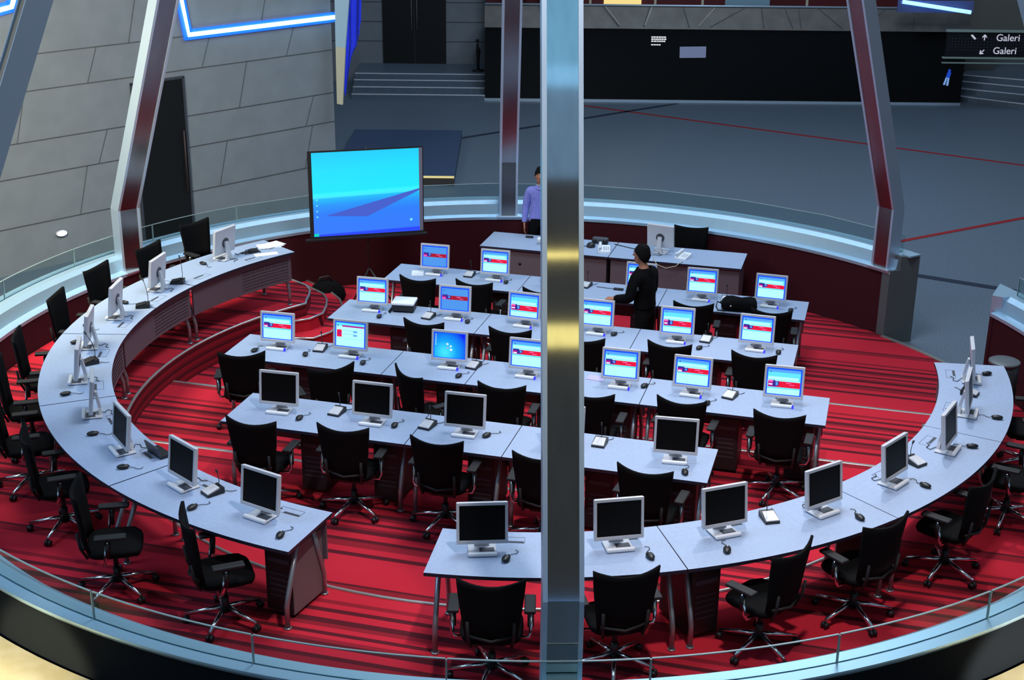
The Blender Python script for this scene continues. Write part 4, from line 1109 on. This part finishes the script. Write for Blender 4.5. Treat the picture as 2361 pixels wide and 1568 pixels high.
def phone(label, loc, rz):
    t = thing('desk_phone', label, 'telephone', loc, rz)
    b = MB(); b.rings([[(-.085, -.10, z0), (.085, -.10, z0), (.085, .10, z1), (-.085, .10, z1)] for z0, z1 in ((0, 0), (.025, .06))], 0, False); obj('phone_base', b, M_white, t)
    b = MB(); b.tube([(-.055, -.10, .075), (-.055, -.06, .075), (-.055, .06, .09), (-.055, .10, .085)], [.026, .017, .017, .026], 8); obj('handset', b, M_paper, t)
    b = MB()
    for i in range(3):
        for j in range(4): b.box((.0 + .03 * i, -.06 + .032 * j, .034 + .0056 * j), (.018, .018, .01))
    obj('keypad', b, M_silver, t)
    return t
phone('white telephone on the presenter desk right of the black round device', uw(-3.74, 18.70, D0), PSI + .2)
phone('cream telephone on the presenter desk right of the monitor', uw(-2.61, 18.70, D0), PSI - .3)
t = thing('white_box', 'small white upright box beside the monitor foot on the presenter desk', 'box', uw(-3.17, 18.76, D0), PSI - .2)
b = MB(); b.box((0, 0, .065), (.075, .06, .13), 0, None, .005); obj('box_body', b, M_paper, t)
b = MB(); b.box((0, -.032, .10), (.075, .003, .012)); obj('box_flap', b, M_silver, t)
b = MB(); b.tube([(0, 0, .008), (.04, -.15, .008), (.06, -.20, .008), (.09, -.222, -.03), (.22, -.222, -.075), (.36, -.222, -.03), (.40, -.20, .008), (.44, -.10, .008)], .005, 6); o = obj('phone_cord', b, M_cream2, None, uw(-3.02, 18.62, D0), PSI); tag(o, 'pale looping cord hanging over the front edge of the presenter desk', 'cord')
b = MB(); b.tube([(0, 0, .006), (.15, -.07, .006), (.32, -.15, .006), (.46, -.20, .006)], .006, 6); o = obj('desk_cable', b, M_rubber, None, uw(-3.66, 19.06, D0), PSI); tag(o, 'black cable running across the presenter desk towards the monitor', 'cable')
# paper by the leftmost monitor of the farthest row
b = MB(); b.box((0, 0, .003), (.16, .22, .006), 0, Matrix.Rotation(.3, 3, 'Z')); o = obj('paper_sheet', b, M_paper, None, uw(-5.93, 16.96, FLOOR[1] + .73), PSI); tag(o, 'white sheet beside the leftmost monitor on the farthest straight row', 'paper')
# black card reader with lead on the farthest row
t = thing('card_reader', 'small black reader with a lead on the desk left of the man in black', 'reader', uw(-3.2, 17.06, FLOOR[1] + .73), PSI)
b = MB(); b.box((0, 0, .012), (.13, .05, .024), 0, None, .006); obj('reader_body', b, M_plastic, t)
b = MB(); b.tube([(-.06, 0, .012), (-.16, .02, .005), (-.30, .04, .005)], .004, 5); obj('lead', b, M_rubber, t)
# leaflet and lead on the second row, right of the pillar
b = MB(); b.box((0, 0, .003), (.19, .13, .005), 0, Matrix.Rotation(-.1, 3, 'Z')); o = obj('leaflet', b, mat('lavender_leaflet', S(182, 176, 214), .7), None, uw(-2.72, 13.42, FLOOR[3] + .73), PSI); tag(o, 'lavender leaflet on the second straight row just right of the nearest pillar', 'leaflet')
# waste bin
t = thing('waste_bin', 'dark cylindrical waste bin with grey lid beside the right curved desk', 'waste bin', (5.62, 14.86, STAGE))
b = MB(); b.lathe([(.15, 0), (.165, .02), (.17, .72)], 24); obj('bin_body', b, M_cab, t)
b = MB(); b.lathe([(.175, .72), (.178, .745), (.16, .755), (.05, .757)], 24); obj('lid', b, mat('grey_lid', S(96, 100, 104), .4), t)
#--PART3--

# ------------------------------------------------------------------ people
def skin_chain(chains, sub=2):
    """chains: dict name -> (xyz, (rx, ry)); edges; returns verts, faces of the skinned body"""
    V, Eg = chains
    me = bpy.data.meshes.new('figure_tmp'); names = list(V)
    me.from_pydata([V[n][0] for n in names], [(names.index(a), names.index(c)) for a, c in Eg], [])
    o = bpy.data.objects.new('figure_tmp', me); COL.objects.link(o)
    m = o.modifiers.new('s', 'SKIN'); m.use_smooth_shade = True
    for i, n in enumerate(names):
        o.data.skin_vertices[0].data[i].radius = V[n][1]
        o.data.skin_vertices[0].data[i].use_root = (n == 'pelvis')
    o.modifiers.new('u', 'SUBSURF').levels = sub
    dg = bpy.context.evaluated_depsgraph_get(); ev = o.evaluated_get(dg); em = ev.to_mesh()
    vs = [v.co.copy() for v in em.vertices]; fs = [tuple(p.vertices) for p in em.polygons]
    ev.to_mesh_clear(); bpy.data.objects.remove(o); bpy.data.meshes.remove(me)
    return vs, fs
def fuse(mb, voxel):
    me = bpy.data.meshes.new('fuse_tmp'); me.from_pydata(mb.v, [], mb.f)
    o = bpy.data.objects.new('fuse_tmp', me); COL.objects.link(o)
    m = o.modifiers.new('r', 'REMESH'); m.mode = 'VOXEL'; m.voxel_size = voxel
    s = o.modifiers.new('s', 'SMOOTH'); s.iterations = 2; s.factor = .4
    dg = bpy.context.evaluated_depsgraph_get(); ev = o.evaluated_get(dg); em = ev.to_mesh()
    vs = np.array([v.co[:] for v in em.vertices]); nr = np.array([v.normal[:] for v in em.vertices]); fs = [tuple(p.vertices) for p in em.polygons]
    ev.to_mesh_clear(); bpy.data.objects.remove(o); bpy.data.meshes.remove(me)
    return vs, nr, fs
def hand(b, wrist, d, palmn, side, curl=.5):
    """palm and five tapered fingers; d = hand direction, palmn = palm normal, side = direction of the thumb"""
    wrist = Vector(wrist); d = Vector(d).normalized(); n = Vector(palmn).normalized(); s = Vector(side).normalized()
    rg = []
    for t, w, h in ((-.02, .022, .018), (.03, .036, .015), (.08, .041, .014), (.095, .036, .011)):
        c = wrist + d * t
        rg.append([c + s * (w * math.cos(q)) + n * (h * math.sin(q)) for q in [2 * math.pi * i / 12 for i in range(12)]])
    b.rings(rg, 0, True)
    for i, L in enumerate((.072, .080, .074, .058)):
        p = wrist + d * .085 + s * (.030 - .020 * i); dd = (d + s * (.10 - .07 * i)).normalized(); c = curl * (.8 + .12 * i)
        q = p + dd * (L * .42); dd2 = (dd * math.cos(c) + n * math.sin(c)).normalized(); r = q + dd2 * (L * .34); dd3 = (dd * math.cos(2 * c) + n * math.sin(2 * c)).normalized(); e = r + dd3 * (L * .26)
        b.tube([p, q, r, e], [.0095, .0088, .008, .006], 8)
    p = wrist + d * .025 + s * .030; q = p + (d * .7 + s * .7).normalized() * .035; e = q + (d * .92 + s * .3 + n * .3).normalized() * .034
    b.tube([p, q, e], [.012, .0105, .008], 8)
def make_person(name, label, loc, rotz, J, shirt, trousers, head_yaw, hands, look, loose=.011):
    root = thing(name, label, 'person', loc, rotz)
    V = {}
    for k, v in J.items(): V[k] = v
    Eg = [('pelvis', 'waist'), ('waist', 'chest'), ('chest', 'collar'), ('collar', 'neck'), ('neck', 'skull')]
    for s in 'LR':
        Eg += [('chest', 'shoulder' + s), ('shoulder' + s, 'elbow' + s), ('elbow' + s, 'wrist' + s), ('pelvis', 'hip' + s), ('hip' + s, 'knee' + s), ('knee' + s, 'ankle' + s), ('ankle' + s, 'toe' + s)]
    vs, fs = skin_chain((V, Eg))
    b = MB(); b.add(vs, fs)
    hc = Vector(J['skull'][0]) + Vector((0, .012, .055)); yaw = Matrix.Rotation(head_yaw, 3, 'Z')
    H = MB(); H.ball((0, 0, .012), (.074, .092, .108), 0, 20, 14); H.ball((0, .022, -.055), (.056, .062, .062), 0, 16, 10)
    H.ball((0, .052, -.088), (.030, .026, .024)); H.tube([(0, .088, .022), (0, .102, -.004), (0, .108, -.018)], [.009, .012, .016], 8)
    for s in (-1, 1): H.ball((s * .076, -.006, -.004), (.012, .022, .034)); H.ball((s * .036, .076, .020), (.020, .010, .012))
    H.ball((0, .083, -.052), (.026, .010, .010))
    b.add([hc + yaw @ Vector(v) for v in H.v], H.f)
    for (w, d, n, s, c) in hands: hand(b, w, d, n, s, c)
    v, nr, f = fuse(b, .0085)
    m = MB(); m.add([tuple(p) for p in v], f, 0, True); body = obj('body', m, M_skin, root)
    # nearest bone for every vertex
    segs = [(a, c) for a, c in Eg]; D = []
    for a, c in segs:
        p, q = np.array(V[a][0]), np.array(V[c][0]); e = q - p; t = np.clip(((v - p) @ e) / (e @ e), 0, 1); D.append(np.linalg.norm(v - (p + t[:, None] * e), axis=1))
    nb = np.argmin(np.array(D), axis=0)
    lab = np.array(['head' if c in ('skull',) else 'torso' if c in ('waist', 'chest', 'collar', 'neck') or c.startswith('should') else 'arm' if c[:5] in ('elbow', 'wrist') else 'foot' if c.startswith('toe') else 'leg' for a, c in segs])[nb]
    wr = [np.array(J['wristL'][0]), np.array(J['wristR'][0])]
    nearhand = np.min([np.linalg.norm(v - w, axis=1) for w in wr], axis=0)
    isarm = lab == 'arm'
    beyond = np.zeros(len(v), bool)
    for (w, d, n, s, c) in hands:
        dd = np.array(d) / np.linalg.norm(d); rel = v - np.array(w); ax_ = rel @ dd; lat = np.linalg.norm(rel - ax_[:, None] * dd, axis=1); beyond |= (ax_ > -.015) & (ax_ < .25) & (lat < np.where(isarm, .09, .062))
    ny = J['neck'][0][2] - .035
    waist = J['waist'][0][2] - .045
    sm = ((lab == 'torso') & (v[:, 2] < ny) & (v[:, 2] > waist - .06)) | (isarm & ~beyond)
    sm |= (lab == 'leg') & (v[:, 2] > waist - .06)
    tm = ((lab == 'leg') | (lab == 'torso')) & (v[:, 2] <= waist + .02) & (v[:, 2] > J['ankleL'][0][2] - .03) & ~isarm & ~beyond
    fm = (lab == 'foot') | ((lab == 'leg') & (v[:, 2] < J['ankleL'][0][2] + .01))
    def layer(nm, mask, off, mt):
        keep = [q for q in f if all(mask[i] for i in q)]
        ids = sorted({i for q in keep for i in q}); mp = {i: j for j, i in enumerate(ids)}
        pv = [tuple(v[i] + nr[i] * off) for i in ids]
        mm = MB(); mm.add(pv, [tuple(mp[i] for i in q) for q in keep], 0, True)
        o = obj(nm, mm, mt, root); md = o.modifiers.new('cloth', 'SOLIDIFY'); md.thickness = .004; md.offset = 1
        return o
    layer('trousers', tm, .006, trousers); layer('shirt', sm, loose, shirt); layer('shoes', fm, .008, M_plastic)
    cl = MB(); nk = Vector(J['neck'][0]); cl.rings([[nk + Vector((r * math.cos(q), r * math.sin(q) * 1.05, z + .012 * math.sin(q) * -1)) for q in [2 * math.pi * i / 18 for i in range(18)]] for r, z in (((.092, -.062), (.080, -.040), (.066, -.004)) if loose < .02 else ((.105, -.075), (.090, -.055), (.072, -.035)))], 0, True, False)
    if loose < .02:
        u = MB(); u.rings([[nk + Vector((r * math.cos(q), r * math.sin(q) * 1.05, z)) for q in [2 * math.pi * i / 18 for i in range(18)]] for r, z in ((.064, -.03), (.060, .004))], 0, True, False)
        obj('undershirt', u, M_collar, root)
    co = obj('collar', cl, shirt, root); md = co.modifiers.new('thick', 'SOLIDIFY'); md.thickness = .005
    # hair cap
    h = MB(); hv = []
    for i in range(11):
        t = math.pi * (.02 + .50 * i / 10)
        ring = []
        for q in range(24):
            a = 2 * math.pi * q / 24; front = max(0, math.sin(a)); t2 = t * (1 - .30 * front * (i / 10)) * (1 + .46 * max(0, .35 - math.sin(a)) * (i / 10))
            ring.append(hc + yaw @ Vector((.088 * math.sin(t2) * math.cos(a), -.008 + .105 * math.sin(t2) * math.sin(a), .014 + .120 * math.cos(t2))))
        hv.append(ring[::-1])
    rng = random.Random(3); lump = [[rng.uniform(-.004, .007) for _ in range(24)] for _ in hv]
    hv = [[q + (q - hc).normalized() * (lump[i][j] + (.010 if i < 5 else 0)) for j, q in enumerate(ring)] for i, ring in enumerate(hv)]
    h.rings(hv, 0, True, False); o = obj('hair', h, M_hair, root); md = o.modifiers.new('thick', 'SOLIDIFY'); md.thickness = .010; md.offset = -1
    if look:
        for s in (-1, 1):
            e = MB(); e.ball(hc + yaw @ Vector((s * .034, .080, .018)), (.0125, .008, .0075)); eo = obj('eye', e, M_eye, root)
            e = MB(); e.ball(hc + yaw @ Vector((s * .034, .0865, .018)), (.006, .004, .006)); obj('pupil', e, M_pupil, eo)
            e = MB(); e.tube([hc + yaw @ Vector((s * .018, .089, .040)), hc + yaw @ Vector((s * .036, .088, .046)), hc + yaw @ Vector((s * .054, .078, .040))], .004, 6); obj('eyebrow', e, M_hair, root)
        e = MB(); e.tube([hc + yaw @ Vector((-.026, .083, -.051)), hc + yaw @ Vector((0, .093, -.055)), hc + yaw @ Vector((.026, .083, -.051))], [.003, .006, .003], 8); obj('mouth', e, M_lip, root)
    return root
def joints(armL, armR, lean=0.0):
    J = {'pelvis': ((0, 0, .93), (.150, .105)), 'waist': ((0, lean * .3, 1.06), (.135, .095)), 'chest': ((0, lean * .7, 1.26), (.150, .105)), 'collar': ((0, lean, 1.41), (.075, .065)), 'neck': ((0, lean + .01, 1.465), (.052, .052)), 'skull': ((0, lean + .025, 1.53), (.055, .055))}
    for s, k in (('L', -1), ('R', 1)):
        J['hip' + s] = ((k * .088, 0, .87), (.088, .092)); J['knee' + s] = ((k * .095, .015, .48), (.058, .060)); J['ankle' + s] = ((k * .10, -.02, .085), (.040, .044)); J['toe' + s] = ((k * .115, .13, .035), (.040, .030))
    for s, (sh, el, wr) in (('L', armL), ('R', armR)):
        J['shoulder' + s] = (sh, (.062, .062)); J['elbow' + s] = (el, (.042, .042)); J['wrist' + s] = (wr, (.027, .025))
    return J
# man in lavender-blue shirt behind the presenter desk (local +y is the way he faces)
aL = ((-.165, 0, 1.37), (-.212, -.02, 1.10), (-.228, .06, .88)); aR = ((.165, 0, 1.37), (.212, -.02, 1.10), (.228, .06, .88))
J = joints(aL, aR)
make_person('person', 'man in a lavender-blue shirt and black trousers standing behind the presenter desk', (.395, 19.95, STAGE), R_(180 - 2), J, M_blueshirt, M_trouser, R_(-8),
    [(aL[2], (.05, .18, -1), (1, 0, .1), (0, 1, .2), .35), (aR[2], (-.05, .18, -1), (-1, 0, .1), (0, 1, .2), .35)], True)
# man in black between the two farthest rows, reaching forward
aL = ((-.185, .05, 1.36), (-.25, .10, 1.10), (-.17, .33, 1.03)); aR = ((.185, .03, 1.36), (.23, .03, 1.09), (.16, .22, .98))
J = joints(aL, aR, .05)
pz = make_person('person', 'man dressed in black standing between the straight rows, reaching one hand forward', (1.62, 16.04, STAGE), R_(58), J, M_blackcloth, M_trouser, R_(4),
    [(aL[2], (.10, 1, -.12), (.2, .1, -1), (1, -.1, .2), .45), (aR[2], (-.05, 1, -.2), (-.3, .1, -1), (-1, 0, .2), .5)], True, .022)
b = MB(); b.box((-.245, .0, 1.24), (.006, .035, .045), 0, None, .002); obj('sleeve_badge', b, M_dgrey, pz)
